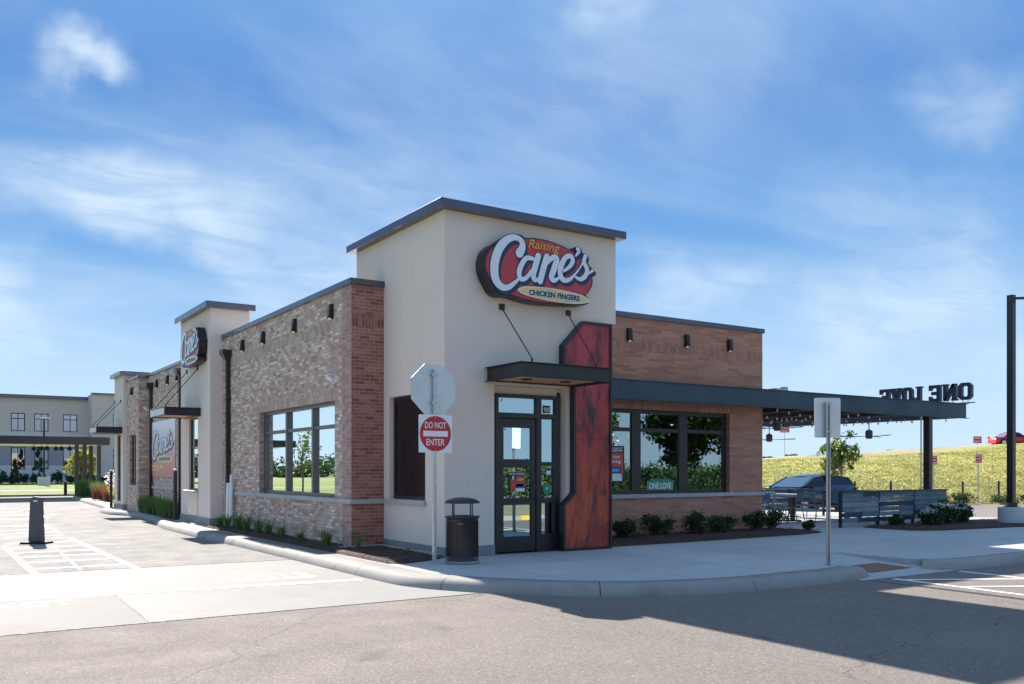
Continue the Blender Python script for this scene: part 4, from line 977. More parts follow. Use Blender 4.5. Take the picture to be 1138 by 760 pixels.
# downspouts with leader heads
def spout(y, ztop, xw, w=0.10, jog=None, zb=0.02):
    m_ = MB(); x1 = xw - 0.02
    m_.add([(x1, y - .17, ztop), (x1, y + .17, ztop), (x1 - .22, y + .17, ztop), (x1 - .22, y - .17, ztop), (x1, y - .17, ztop - .12), (x1, y + .17, ztop - .12), (x1 - .22, y + .17, ztop - .12), (x1 - .22, y - .17, ztop - .12),
            (x1, y - .07, ztop - .26), (x1, y + .07, ztop - .26), (x1 - .12, y + .07, ztop - .26), (x1 - .12, y - .07, ztop - .26)],
           [(0, 1, 2, 3), (0, 4, 5, 1), (1, 5, 6, 2), (2, 6, 7, 3), (3, 7, 4, 0), (4, 8, 9, 5), (5, 9, 10, 6), (6, 10, 11, 7), (7, 11, 8, 4)])
    m_.box(x1 - w, x1, y - w / 2, y + w / 2, zb, ztop - .2)
    for z in (0.6, 2.0, 3.4): m_.box(x1 - w - .008, x1 + .018, y - w / 2 - .03, y + w / 2 + .03, z, z + 0.035)
    return m_.build('downspout', 'metal_dark', B, bevel=0.004)
spout(10.55, 4.72, SW); spout(20.2, 4.62, SW); spout(15.75, 4.72, SW, w=.12)
mb = MB(); mb.tube([(-0.80, 10.30, 0.06), (-0.82, 10.20, 1.18)], [0.075, 0.062], 12); mb.tube([(-0.80, 10.05, 0.06), (-0.78, 10.08, 1.40)], [0.05, 0.045], 12); mb.build('drain_pipe', 'white', B)

# ---- wall lights
def wall_light():
    t = thing('wall_light', '', 'wall light', (0, 0, 0)); m_ = MB()
    m_.add([(-.065, 0, -.17), (.065, 0, -.17), (.065, 0, .17), (-.065, 0, .17), (-.065, -.13, -.13), (.065, -.13, -.13), (.065, -.09, .17), (-.065, -.09, .17)], [(0, 3, 2, 1), (4, 5, 6, 7), (0, 4, 7, 3), (1, 2, 6, 5), (3, 7, 6, 2), (0, 1, 5, 4)])
    m_.build('housing', 'black', t, bevel=0.004)
    b_ = MB(); b_.lathe([(0.0, -0.188), (0.030, -0.180), (0.030, -0.150)], (0, -0.07, 0), 10); b_.build('bulb', 'bulb', t); return t
WL = wall_light(); first = True
side_lab = ['black wall light nearest the brick corner pier on the pale brick wall', 'second black wall light from the corner pier on the pale brick wall', 'third black wall light from the corner pier, above the far end of the side window', 'black wall light beside the downspout head on the near pale brick wall']
spots = [((5.96, WY, 4.62), 0, 'black wall light beside the beige tower on the reddish wing wall'), ((7.77, WY, 4.62), 0, 'middle black wall light on the reddish wing wall'), ((9.23, WY, 4.62), 0, 'black wall light nearest the outer corner of the reddish wing wall')]
for k, y in enumerate((3.39, 5.5, 7.68, 9.32)): spots.append(((SW, y, 4.70), -90, side_lab[k]))
for k, y in enumerate((17.72, 19.37, 20.45 - 4.1)): spots.append(((SW, y, 4.52), -90, ['middle wall light on the pale brick stretch above the banner', 'wall light nearest the small pier above the banner', 'wall light nearest the middle tower above the banner'][k]))
spots.append(((-1.02, 22.0, 4.43), -90, 'lone wall light on the small pier beside the far tower'))
for p, rz, lab in spots:
    q = WL if first else copy_tree(WL); first = False
    q.location = p; q.rotation_euler = (0, 0, R(rz)); q.scale = (.85, .85, .88); q['label'] = lab; q['group'] = 'black wall lights under the parapets'

# security cameras
def sec_cam(loc, rz, label):
    t = thing('security_camera', label, 'security camera', loc, rz=rz); x, y, z = loc
    m_ = MB(); m_.lathe([(0.05, 0), (0.05, 0.02), (0.03, 0.04), (0.0, 0.05)], loc, 12); v = [(px, py - pz_ * 1.0, pz) for px, py, pz, pz_ in []]
    m_ = MB(); m_.box(x - .06, x + .06, y - .05, y, z - .06, z + .06); m_.tube([(x, y - .05, z), (x, y - .16, z + .01)], 0.02, 8); m_.build('bracket', 'white', t)
    c_ = MB(); c_.tube([(x + .16, y - .17, z - .05), (x - .10, y - .18, z + .04)], 0.045, 12); c_.box(x - .12, x + .19, y - .24, y - .12, z + .055 - .0, z + .07); c_.build('camera_body', 'white', t)
    return t
sec_cam((SW, 3.11, 3.33), R(-90), 'white security camera on the pale brick wall over the side window')
sec_cam((SW, 20.55, 3.72), R(-90), 'white security camera beside the far downspout above the banner')

# ================================================================== SIGNS
OUT = [(-1.283, -0.012), (-1.234, 0.15), (-1.116, 0.276), (-0.968, 0.363), (-0.781, 0.495), (-0.591, 0.56), (-0.45, 0.553), (-0.373, 0.519), (-0.178, 0.542), (0.034, 0.546), (0.302, 0.518), (0.52, 0.471), (0.652, 0.429), (0.749, 0.5), (0.825, 0.526), (0.903, 0.485), (0.937, 0.416), (1.008, 0.392), (1.036, 0.284), (1.116, 0.181), (1.193, 0.141), (1.202, 0.075), (1.164, 0.003), (1.179, -0.081), (1.15, -0.197), (1.065, -0.319), (1.008, -0.37), (1.09, -0.433), (1.107, -0.483), (1.036, -0.541), (0.881, -0.577), (0.602, -0.601), (0.248, -0.625), (-0.072, -0.636), (-0.386, -0.617), (-0.667, -0.574), (-0.768, -0.572), (-0.918, -0.583), (-1.055, -0.535), (-1.141, -0.419), (-1.227, -0.284), (-1.275, -0.157)]
RED = [(-1.214, -0.004), (-1.165, 0.127), (-1.067, 0.241), (-0.906, 0.347), (-0.591, 0.447), (-0.386, 0.491), (-0.178, 0.521), (0.034, 0.522), (0.302, 0.494), (0.52, 0.447), (0.685, 0.398), (0.98, 0.276), (1.107, 0.158), (1.142, 0.027), (1.142, -0.108), (1.102, -0.22), (1.022, -0.328), (0.965, -0.374), (1.036, -0.438), (1.05, -0.477), (0.994, -0.517), (0.881, -0.544), (0.602, -0.568), (0.248, -0.593), (-0.072, -0.604), (-0.386, -0.582), (-0.642, -0.541), (-0.844, -0.495), (-1.03, -0.399), (-1.153, -0.246), (-1.209, -0.128)]
STROKES = [
[(-0.509, 0.218, 0.165), (-0.448, 0.329, 0.139), (-0.463, 0.438, 0.105), (-0.591, 0.49, 0.103), (-0.756, 0.435, 0.133), (-0.901, 0.299, 0.159), (-0.993, 0.129, 0.167), (-1.038, -0.044, 0.171), (-1.038, -0.211, 0.167), (-0.993, -0.342, 0.15), (-0.881, -0.428, 0.124), (-0.743, -0.417, 0.098), (-0.604, -0.316, 0.071), (-0.509, -0.229, 0.036)],
[(-0.209, 0.157, 0.068), (-0.36, 0.148, 0.09), (-0.476, -0.005, 0.103), (-0.519, -0.149, 0.103), (-0.476, -0.24, 0.09), (-0.36, -0.205, 0.076), (-0.243, -0.062, 0.068)],
[(-0.099, 0.221, 0.122), (-0.172, 0.0, 0.122), (-0.209, -0.134, 0.117), (-0.172, -0.22, 0.09), (-0.072, -0.186, 0.054), (0.012, -0.118, 0.032)],
[(0.092, 0.233, 0.123), (0.012, 0.001, 0.127), (-0.057, -0.228, 0.123)],
[(0.012, 0.012, 0.05), (0.14, 0.169, 0.082), (0.261, 0.246, 0.106), (0.315, 0.192, 0.124), (0.242, -0.003, 0.124), (0.194, -0.129, 0.11), (0.253, -0.183, 0.087), (0.37, -0.12, 0.046), (0.438, -0.057, 0.028)],
[(0.451, -0.0, 0.042), (0.602, 0.107, 0.074), (0.685, 0.228, 0.093), (0.644, 0.311, 0.088), (0.525, 0.28, 0.097), (0.424, 0.118, 0.115), (0.397, -0.04, 0.115), (0.465, -0.146, 0.102), (0.608, -0.125, 0.074), (0.755, 0.003, 0.042), (0.825, 0.096, 0.028)],
[(0.802, 0.47, 0.084), (0.83, 0.431, 0.075), (0.755, 0.332, 0.033)],
[(0.791, 0.034, 0.028), (0.895, 0.187, 0.033), (0.98, 0.377, 0.047)],
[(0.98, 0.361, 0.08), (0.951, 0.239, 0.089), (1.022, 0.114, 0.094), (0.98, -0.015, 0.094), (0.867, -0.09, 0.08), (0.755, -0.063, 0.047)],
[(0.98, -0.003, 0.061), (1.073, 0.053, 0.047), (1.159, 0.108, 0.057)]]
BOARD = [(-0.571, -0.453), (-0.463, -0.381), (-0.178, -0.345), (0.194, -0.334), (0.602, -0.353), (0.909, -0.389), (1.102, -0.476), (0.909, -0.548), (0.602, -0.576), (0.194, -0.576), (-0.178, -0.55), (-0.437, -0.513)]
BOARD2 = [(-0.489, -0.444), (-0.412, -0.403), (-0.178, -0.369), (0.194, -0.36), (0.602, -0.382), (0.881, -0.419), (1.008, -0.477), (0.881, -0.519), (0.602, -0.55), (0.194, -0.55), (-0.178, -0.524), (-0.386, -0.49)]
def sm2(P): return [tuple(p) for p in smooth_path(P + [P[0]], 4)[:-1]]
def logo_parts(t, sfn, cabinet=True, scale=1.0, letters=True):
    """sfn(u, v, d): metres on the sign face, d out towards the viewer"""
    if cabinet:
        m_ = MB(); m_.prism(sm2(OUT), sfn, 0.24, 0.02, 0); m_.build('cabinet', 'sign_black', t, bevel=0.004)
        m_ = MB(); P = sm2(RED); m_.add([sfn(u, v, 0.246) for u, v in P], [tuple(range(len(P)))]); m_.build('red_face', 'sign_red', t)
    m_ = MB()
    for i, s in enumerate(STROKES):
        for k, (ox, oy, gw) in enumerate(((0.0, 0.0, 0.028), (0.020, -0.026, 0.034), (0.040, -0.050, 0.034))):
            ribbon(m_, [(u + ox, v + oy, w + gw) for u, v, w in s], sfn, 0.250 + 0.0006 * i + 0.0002 * k)
    m_.build('lettering_shadow', 'sign_navy', t)
    m_ = MB()
    for i, s in enumerate(STROKES): ribbon(m_, s, sfn, 0.259 + 0.0006 * i)
    m_.build('script_lettering', 'sign_white', t)
    m_ = MB(); P = sm2(BOARD); m_.add([sfn(u, v, 0.268) for u, v in P], [tuple(range(len(P)))]); bo = m_.build('board_shape', 'sign_boardrim', t)
    m_ = MB(); P = sm2(BOARD2); m_.add([sfn(u, v, 0.271) for u, v in P], [tuple(range(len(P)))]); m_.build('board_face', 'sign_board', bo)
    m_ = MB(); put_text(m_, 'CHICKEN FINGERS', sfn, w=1.19, h=0.122, x=-0.33, y=-0.520, depth=0.273, bold=0.085); m_.build('lettering_outline', 'sign_white', bo)
    m_ = MB(); put_text(m_, 'CHICKEN FINGERS', sfn, w=1.16, h=0.104, x=-0.315, y=-0.511, depth=0.275, bold=0.05); m_.build('lettering', 'sign_navy', bo)
    if cabinet:
        m_ = MB(); put_text(m_, 'Raising', lambda u, v, d: sfn(-0.32 + u * 1.0, 0.300 + v - 0.005 * u, d), w=0.70, h=0.20, depth=0.2675, shear=0.28, bold=0.0); m_.build('script_line', 'sign_yellow', t)
t = thing('restaurant_sign', 'red script logo sign high on the beige corner tower above the entrance', 'sign', (1.9, -0.002, 5.2), 'red logo signs on the towers')
logo_parts(t, lambda u, v, d: (1.9 + u, -0.002 - d, 5.2 + v))
s2 = copy_tree(t); s2.location = (-1.022, 12.52, 5.0); s2.rotation_euler = (0, 0, R(-90)); s2.scale = (0.86, 0.95, 0.88)
s2['label'] = 'logo sign seen edge on, high on the drive through tower facing the lane'

# wall banner on the lane side
t = thing('wall_banner', 'large faded red and white banner on the pale brick wall facing the lane', 'banner', (SW, 18.68, 2.2))
mb = MB(); mb.box(SW - 0.03, SW - 0.006, 16.69, 20.66, 1.28, 3.20); mb.build('banner_print', 'banner', t)
ft = lambda u, v, d: (SW - 0.03 - (d - 0.24) * 0.3, 18.55 - u * 1.45, 2.35 + v * 1.0)
logo_parts(t, ft, cabinet=False)
mb = MB()
for j, z in enumerate((1.62, 1.50, 1.56)): mb.box(SW - 0.036, SW - 0.032, 20.2 - (0 if j < 2 else 1.3), 19.1 - (0 if j < 2 else .7), z, z + (0.07 if j < 2 else 0.12))
mb.build('printed_line', 'sign_board', t)

# posters in the glass
def poster(name, label, x0, x1, z0, z1, y, spec, cat='poster'):
    t = thing(name, label, cat, ((x0 + x1) / 2, y, z0)); W_, H_ = x1 - x0, z1 - z0
    fn = lambda u, v, d: (x0 + u * W_, y - d, z0 + v * H_)
    m_ = MB(); m_.box(x0, x1, y - 0.004, y, z0, z1); m_.build('sheet', 'poster_black', t)
    for nm, mat, items in spec:
        for k, it in enumerate(items):
            m_ = MB()
            if isinstance(it[0], str): put_text(m_, it[0], fn, w=it[3], h=it[4], x=it[1], y=it[2], depth=0.0085 + 0.0004 * k, bold=0.02); m_.build('printed_words', mat, t)
            else: a, b, c, d = it; dd = 0.0055 + 0.0003 * k; m_.quad(fn(a, c, dd), fn(b, c, dd), fn(b, d, dd), fn(a, d, dd)); m_.build(nm, mat, t)
wy = WY + 0.14
poster('window_poster', 'black and red notice poster inside the left pane of the wing window', 5.40, 5.96, 1.24, 2.08, wy, [
 ('red_block', 'poster_red', [(0.10, 0.93, 0.42, 0.80), (0.82, 0.94, 0.20, 0.44)]), ('blue_block', 'poster_blue', [(0.10, 0.78, 0.27, 0.39)]),
 ('white_block', 'poster_white', [(0.10, 0.88, 0.04, 0.24), ('RESTAURANT', 0.08, 0.915, 0.84, 0.04), ('CREW', 0.08, 0.83, 0.84, 0.07), ('Now', 0.30, 0.66, 0.45, 0.09), ('Hiring', 0.22, 0.50, 0.58, 0.12), ('APPLY', 0.2, 0.30, 0.45, 0.05)])])
poster('door_poster', 'small red and white notice taped to the glass of the entrance door', 1.43, 1.803, 1.128, 1.491, D0 + 0.045, [
 ('red_block', 'poster_red', [(0.42, 0.98, 0.25, 0.80), (0.12, 0.40, 0.02, 0.62)]), ('blue_block', 'poster_blue', [(0.46, 0.90, 0.22, 0.38)]),
 ('white_block', 'poster_white', [(0.42, 0.96, 0.0, 0.18), ('NOW HIRING', 0.04, 0.85, 0.92, 0.11), ('CREW', 0.5, 0.55, 0.4, 0.12), (0.22, 0.32, 0.62, 0.80)])])
poster('address_number', 'white street number 905 on the dark glass above the sidelight', 2.205, 2.372, 2.6, 2.742, D0 + 0.045, [('lettering', 'poster_white', [('905', 0.08, 0.15, 0.84, 0.62)])], 'number')
poster('door_notice', 'small white and red sticker on the sidelight beside the entrance door', 2.274, 2.392, 1.432, 1.579, D0 + 0.045, [('white_block', 'poster_white', [(0.04, 0.96, 0.04, 0.96)]), ('red_block', 'poster_red', [(0.1, 0.9, 0.6, 0.88), (0.5, 0.85, 0.2, 0.5)][:1])], 'sticker')
t = thing('door_decal', 'round green decal low on the sidelight beside the entrance door', 'decal', (2.294, D0 + .045, 1.17))
mb = MB(); mb.add([(2.294 + 0.095 * math.cos(a), D0 + .040, 1.17 + 0.115 * math.sin(a)) for a in np.linspace(0, 2 * math.pi, 28, endpoint=False)], [tuple(range(28))]); mb.build('disc', 'poster_green', t)
mb = MB(); mb.add([(2.264, D0 + .036, 1.16), (2.323, D0 + .036, 1.16), (2.294, D0 + .036, 1.22)], [(0, 1, 2)]); put_text(mb, 'OPEN', lambda u, v, d: (2.294 + u, D0 + .036, 1.0 + v), w=0.14, h=0.04, align='CENTER'); mb.build('lettering', 'poster_white', t)
t = thing('love_plaque', 'green ONE LOVE plaque standing inside the middle pane of the wing window', 'sign', (7.07, wy, 1.05))
mb = MB(); mb.box(6.67, 7.47, wy - .006, wy, 1.05, 1.27); mb.box(6.75, 7.39, wy - .006, wy, 1.27, 1.31); mb.build('board', 'poster_green', t, bevel=0.002)
mb = MB(); f2 = lambda u, v, d: (7.07 + u, wy - .009, 1.075 + v); put_text(mb, 'ONE LOVE', f2, w=0.70, h=0.15, align='CENTER', bold=0.03)
for a, b, c, d in ((6.67, 7.47, 1.05, 1.058), (6.67, 6.68, 1.058, 1.27), (7.46, 7.47, 1.058, 1.27)): mb.quad((a, wy - .008, c), (b, wy - .008, c), (b, wy - .008, d), (a, wy - .008, d))
mb.build('lettering', 'poster_white', t)

# ================================================================== STREET FURNITURE
def upost(mb_, x, y, z0, z1, w=0.05):
    """U-channel sign post with punched holes suggested by a folded section"""
    mb_.box(x - w / 2, x + w / 2, y - 0.004, y + 0.004, z0, z1); mb_.box(x - w / 2, x - w / 2 + 0.005, y - 0.035, y - 0.004, z0, z1); mb_.box(x + w / 2 - .005, x + w / 2, y - 0.035, y - 0.004, z0, z1)
    mb_.box(x - w / 2 - .016, x - w / 2, y - 0.039, y - 0.035, z0, z1); mb_.box(x + w / 2, x + w / 2 + .016, y - 0.039, y - 0.035, z0, z1)
def sq_post(mb_, x, y, z0, z1, w=0.055):
    mb_.box(x - w / 2, x + w / 2, y - w / 2, y + w / 2, z0, z1)
px_, py_ = -0.63, -0.80
t = thing('traffic_sign_post', 'galvanised post with a red do not enter sign under the bare back of an octagon', 'road sign', (px_, py_, 0))
mb = MB(); sq_post(mb, px_, py_, 0.0, 3.16); mb.box(px_ - .07, px_ + .07, py_ - .07, py_ + .07, 0, 0.012); pst = mb.build('post', 'galv', t, bevel=0.003)
mb = MB()
for k in range(30): mb.tube([(px_, py_ - .0285, 0.12 + k * 0.1), (px_, py_ - .0275, 0.12 + k * 0.1)], 0.006, 6, smooth=False)
mb.build('post_hole', 'black', pst)
oc = [(0.405 * math.cos(R(22.5 + 45 * k)) / math.cos(R(22.5)) , 0.405 * math.sin(R(22.5 + 45 * k)) / math.cos(R(22.5))) for k in range(8)]
mb = MB(); mb.prism(oc, lambda u, v, w: (px_ + u, py_ + .030 + w, 2.835 + v), 0.0, 0.004, 0, 1); st = mb.build('octagon_plate', ['sign_back', 'traffic_red'], t)
mb = MB()
for z in (2.60, 3.05): mb.box(px_ - 0.06, px_ + 0.06, py_ - 0.034, py_ - 0.0285, z, z + 0.035); mb.tube([(px_, py_ - .045, z + .017), (px_, py_ - .03, z + .017)], 0.012, 6)
mb.build('bracket', 'galv', st)
zc_ = 2.115; sq = [(-.305, -.29), (-.29, -.305), (.29, -.305), (.305, -.29), (.305, .29), (.29, .305), (-.29, .305), (-.305, .29)]
mb = MB(); mb.prism(sq, lambda u, v, w: (px_ + u, py_ - .040 + w, zc_ + v), 0.0, 0.004, 0, 1); pl = mb.build('square_plate', ['traffic_white', 'sign_back'], t)
mb = MB(); mb.add([(px_ + .285 * math.cos(a), py_ - .0415, zc_ + .285 * math.sin(a)) for a in np.linspace(0, 2 * math.pi, 48, endpoint=False)], [tuple(range(48))]); mb.build('red_disc', 'traffic_red', pl)
mb = MB(); mb.quad((px_ - .225, py_ - .043, zc_ - .045), (px_ + .225, py_ - .043, zc_ - .045), (px_ + .225, py_ - .043, zc_ + .045), (px_ - .225, py_ - .043, zc_ + .045))
f3 = lambda u, v, d: (px_ + u, py_ - .043, zc_ + v)
put_text(mb, 'DO NOT', f3, w=0.385, h=0.105, x=0, y=0.085, align='CENTER', bold=0.012); put_text(mb, 'ENTER', f3, w=0.335, h=0.105, x=0, y=-0.19, align='CENTER', bold=0.012); mb.build('lettering', 'traffic_white', pl)
mb = MB()
for z in (-.265, .262): mb.tube([(px_, py_ - .046, zc_ + z), (px_, py_ - .0415, zc_ + z)], 0.009, 8)
mb.build('bolt', 'galv', pl)

px2, py2 = 4.58, -4.38
t = thing('parking_sign_post', 'bare metal back of a rectangular sign on a post beside the kerb ramp', 'road sign', (px2, py2, 0))
mb = MB(); upost(mb, px2, py2, 0.0, 2.62, 0.045); mb.box(px2 - .06, px2 + .06, py2 - .06, py2 + .05, 0, 0.01); mb.tube([(px2 + .03, py2 - .02, 0.01), (px2 + .05, py2 - .02, 0.05)], 0.02, 6); mb.build('post', 'galv', t, bevel=0.002)
rr = [(x * (0.235 - .03) + sx * .03 * math.cos(a) * 0 + .03 * math.cos(a), y * (0.32 - .03) + .03 * math.sin(a)) for (x, y, sx, a0) in ((1, 1, 1, 0), (-1, 1, -1, 90), (-1, -1, -1, 180), (1, -1, 1, 270)) for a in [R(a0 + d) for d in (0, 30, 60, 90)]]
ca_, sa_ = math.cos(R(28)), math.sin(R(28))
mb = MB(); mb.prism(rr, lambda u, v, w: (px2 + .03 + u * ca_ * .93 + (w + .02) * sa_, py2 + .006 - u * sa_ * .93 + (w + .02) * ca_, 2.37 + v), 0, 0.004, 0, 1); pl = mb.build('plate', ['sign_back', 'traffic_white'], t)
mb = MB(); mb.box(px2 - .05, px2 + .05, py2 - .045, py2 - .039, 2.13, 2.16); mb.box(px2 - .05, px2 + .05, py2 - .045, py2 - .039, 2.57, 2.60); mb.build('bracket', 'galv', pl)

# litter bin
bx_, by_ = -0.165, -0.90
t = thing('litter_bin', 'dark brown round litter bin with a domed lid beside the sign post', 'litter bin', (bx_, by_, 0))
mb = MB(); mb.lathe([(0.275, 0.0), (0.285, 0.01), (0.285, 0.045), (0.26, 0.05)], (bx_, by_, 0), 40); mb.build('base_ring', 'plinth', t)
MAT['bin'] = plain('bin_enamel', (0.030, 0.024, 0.023), 0.33, 0.1, var=0.15, scale=3)
mb = MB(); mb.lathe([(0.262, 0.05), (0.262, 0.10), (0.256, 0.11), (0.256, 0.70), (0.262, 0.71), (0.262, 0.745), (0.285, 0.75), (0.285, 0.775), (0.15, 0.785), (0.15, 0.5)], (bx_, by_, 0), 48)
for k in range(48): a = 2 * math.pi * k / 48; mb.beam((bx_ + .260 * math.cos(a), by_ + .260 * math.sin(a), 0.12), (bx_ + .260 * math.cos(a), by_ + .260 * math.sin(a), 0.69), 0.009, 0.008, up=(math.cos(a), math.sin(a), 0))
mb.build('bin_body', 'bin', t)
for k in range(4): a = R(20 + 90 * k); mb = MB(); mb.tube([(bx_ + .21 * math.cos(a), by_ + .21 * math.sin(a), 0.77), (bx_ + .21 * math.cos(a), by_ + .21 * math.sin(a), 1.0)], 0.011, 8); mb.build('lid_support', 'bin', t)
mb = MB(); mb.lathe([(0.29, 0.985), (0.295, 0.995), (0.25, 1.035), (0.17, 1.065), (0.08, 1.08), (0.0, 1.083)], (bx_, by_, 0), 40); mb.lathe([(0.0, 1.0), (0.29, 0.985)], (bx_, by_, 0), 40); mb.build('lid', 'bin', t)
mb = MB()   # small badge pressed into the side
for sgn in (-1, 1): mb.beam((bx_ - .165 + sgn * .035 * .83, by_ - .2275 - sgn * .035 * .55, 0.665), (bx_ - .150, by_ - .2375, 0.650), 0.006, 0.006)
mb.build('badge', 'galv', t)

# grey delineator in the lane
t = thing('lane_delineator', 'tapered grey plastic delineator standing in the painted lane median', 'delineator', (-5.39, 9.34, RZ))
MAT['delin'] = plain('grey_plastic', (0.075, 0.078, 0.09), 0.5, var=0.1)
fr_ = lambda u, v, w: (-5.39 + u * C_ + w * S_, 9.34 - u * S_ + w * C_, RZ + v)
mb = MB(); out_ = [(-.165, .05), (.165, .05), (.125, .98), (.10, 1.04), (.05, 1.065), (-.05, 1.065), (-.10, 1.04), (-.125, .98)]; mb.prism(out_, fr_, -0.05, 0.05); mb.build('panel', 'delin', t, bevel=0.012)
mb = MB(); mb.prism([(-.29, 0), (.29, 0), (.27, .045), (-.27, .045)], fr_, -0.20, 0.20); mb.build('base', 'rubber', t, bevel=0.01)
mb = MB(); mb.prism([(-.045, .955), (.045, .955), (.045, .985), (-.045, .985)], fr_, -0.056, -0.05); mb.build('handle', 'poster_white', t)

# slim dark bollards by the lane
def bollard(loc, h, r, label):
    t = thing('bollard', label, 'bollard', loc, 'slim dark bollards along the lane'); m_ = MB(); m_.tube([loc, (loc[0], loc[1], loc[2] + h)], r, 14); m_.lathe([(r * 1.7, 0), (r * 1.7, 0.02), (r, 0.03)], loc, 14); m_.build('post', 'metal_dark', t)
    m_ = MB(); m_.lathe([(r * 1.04, 0), (r * 1.04, 0.03), (r * 0.5, 0.06), (0, 0.065)], (loc[0], loc[1], loc[2] + h), 14); m_.build('cap', 'white', t)
bollard((-1.12, 14.85, 0), 1.50, 0.055, 'dark bollard against the drive through tower beside the banner')
bollard((-1.22, 25.3, 0), 1.46, 0.055, 'dark bollard at the corner of the farthest building tower')
bollard((-0.45, 45.4, 0), 0.80, 0.09, 'short dark bollard at the far end of the lane by the lawn')

# car park lamp
lx, ly = 17.68, -0.45
t = thing('street_lamp', 'tall dark car park lamp on a round concrete base at the right edge', 'street lamp', (lx, ly, 0))
mb = MB(); mb.lathe([(0.335, -0.15), (0.335, 0.46), (0.31, 0.49), (0.0, 0.50)], (lx, ly, 0), 40); mb.build('concrete_base', 'block', t)
mb = MB(); mb.box(lx - .15, lx + .15, ly - .15, ly + .15, 0.50, 0.52); mb.lathe([(0.17, 0.52), (0.17, 0.60), (0.12, 0.63)], (lx, ly, 0), 4, smooth=False); mb.box(lx - .085, lx + .085, ly - .085, ly + .085, 0.52, 6.37); mb.build('pole', 'metal_dark', t, bevel=0.006)
mb = MB(); e_ = Vector((0.75, -0.66, 0)); p0 = Vector((lx, ly, 6.28)); mb.beam(p0, p0 + e_ * 0.5, 0.06, 0.07); mb.beam(p0 + e_ * 0.45, p0 + e_ * 1.1, 0.32, 0.07); mb.build('lamp_head', 'metal_dark', t, bevel=0.01)

# ================================================================== PATIO CANOPY
t = CAN = thing('patio_canopy', 'long dark blue steel patio canopy running from the wing wall to the right', 'canopy', (14, 5, 0))
BY = 1.476; BX0, BX1, BYe = 3.70, 18.85, 8.6
mb = MB(); mb.box(BX0, BX1, BY + .03, BY + .05, 3.095, 3.515); mb.box(BX0, BX1 + .12, BY, BY + .12, 3.515, 3.53); mb.box(BX0, BX1 + .12, BY, BY + .12, 3.08, 3.095); mb.build('front_beam', 'beam', t)
mb = MB(); mb.box(BX1 - .06, BX1, BY + .12, BYe, 3.09, 3.53); mb.build('end_beam', 'beam', t)
mb = MB(); mb.box(WX + .02, BX1, BYe - .06, BYe, 3.09, 3.53); mb.build('rear_beam', 'beam', t)
mb = MB()
for x in (10.75, 12.75, 14.8, 16.8): mb.box(x, x + .10, BY + .06, BYe - .06, 3.16, 3.46)
mb.build('cross_beam', 'metal_dark', t)
mb = MB(); y = BY + .12
while y < BYe - .2: mb.box(10.48, BX1 - .07, y, y + .055, 3.30, 3.505); y += 0.335
mb.build('rafters', 'metal_dark', t)
mb = MB(); mb.box(3.70, 10.6, BY + .06, WY - .01, 3.43, 3.50); mb.build('shade_panel', 'metal_dark', t)
for x, y in ((17.16, BY + .22), (17.16, 8.3), (11.2, 8.3)):
    mb = MB(); mb.box(x - .085, x + .085, y - .006 - .09, y + .006 - .09, 0, 3.09); mb.box(x - .085, x + .085, y + .084, y + .096, 0, 3.09); mb.box(x - .006, x + .006, y - .084, y + .084, 0, 3.09); mb.box(x - .083, x - .075, y - .083, y + .083, 0, 3.09); mb.box(x - .22, x + .22, y - .2, y + .2, 0, 0.02); mb.build('column', 'metal_dark', t)
mb = MB(); mb.tube([(16.66, BY + .12, 0), (16.66, BY + .12, 3.09)], 0.022, 8); mb.build('conduit', 'sign_back', t)
mb = MB(); mb.box(10.9, 11.3, 2.0, 2.25, 3.53, 3.64); mb.box(11.3, 11.42, 2.05, 2.2, 3.53, 3.70); mb.build('roof_box', 'galv', t)

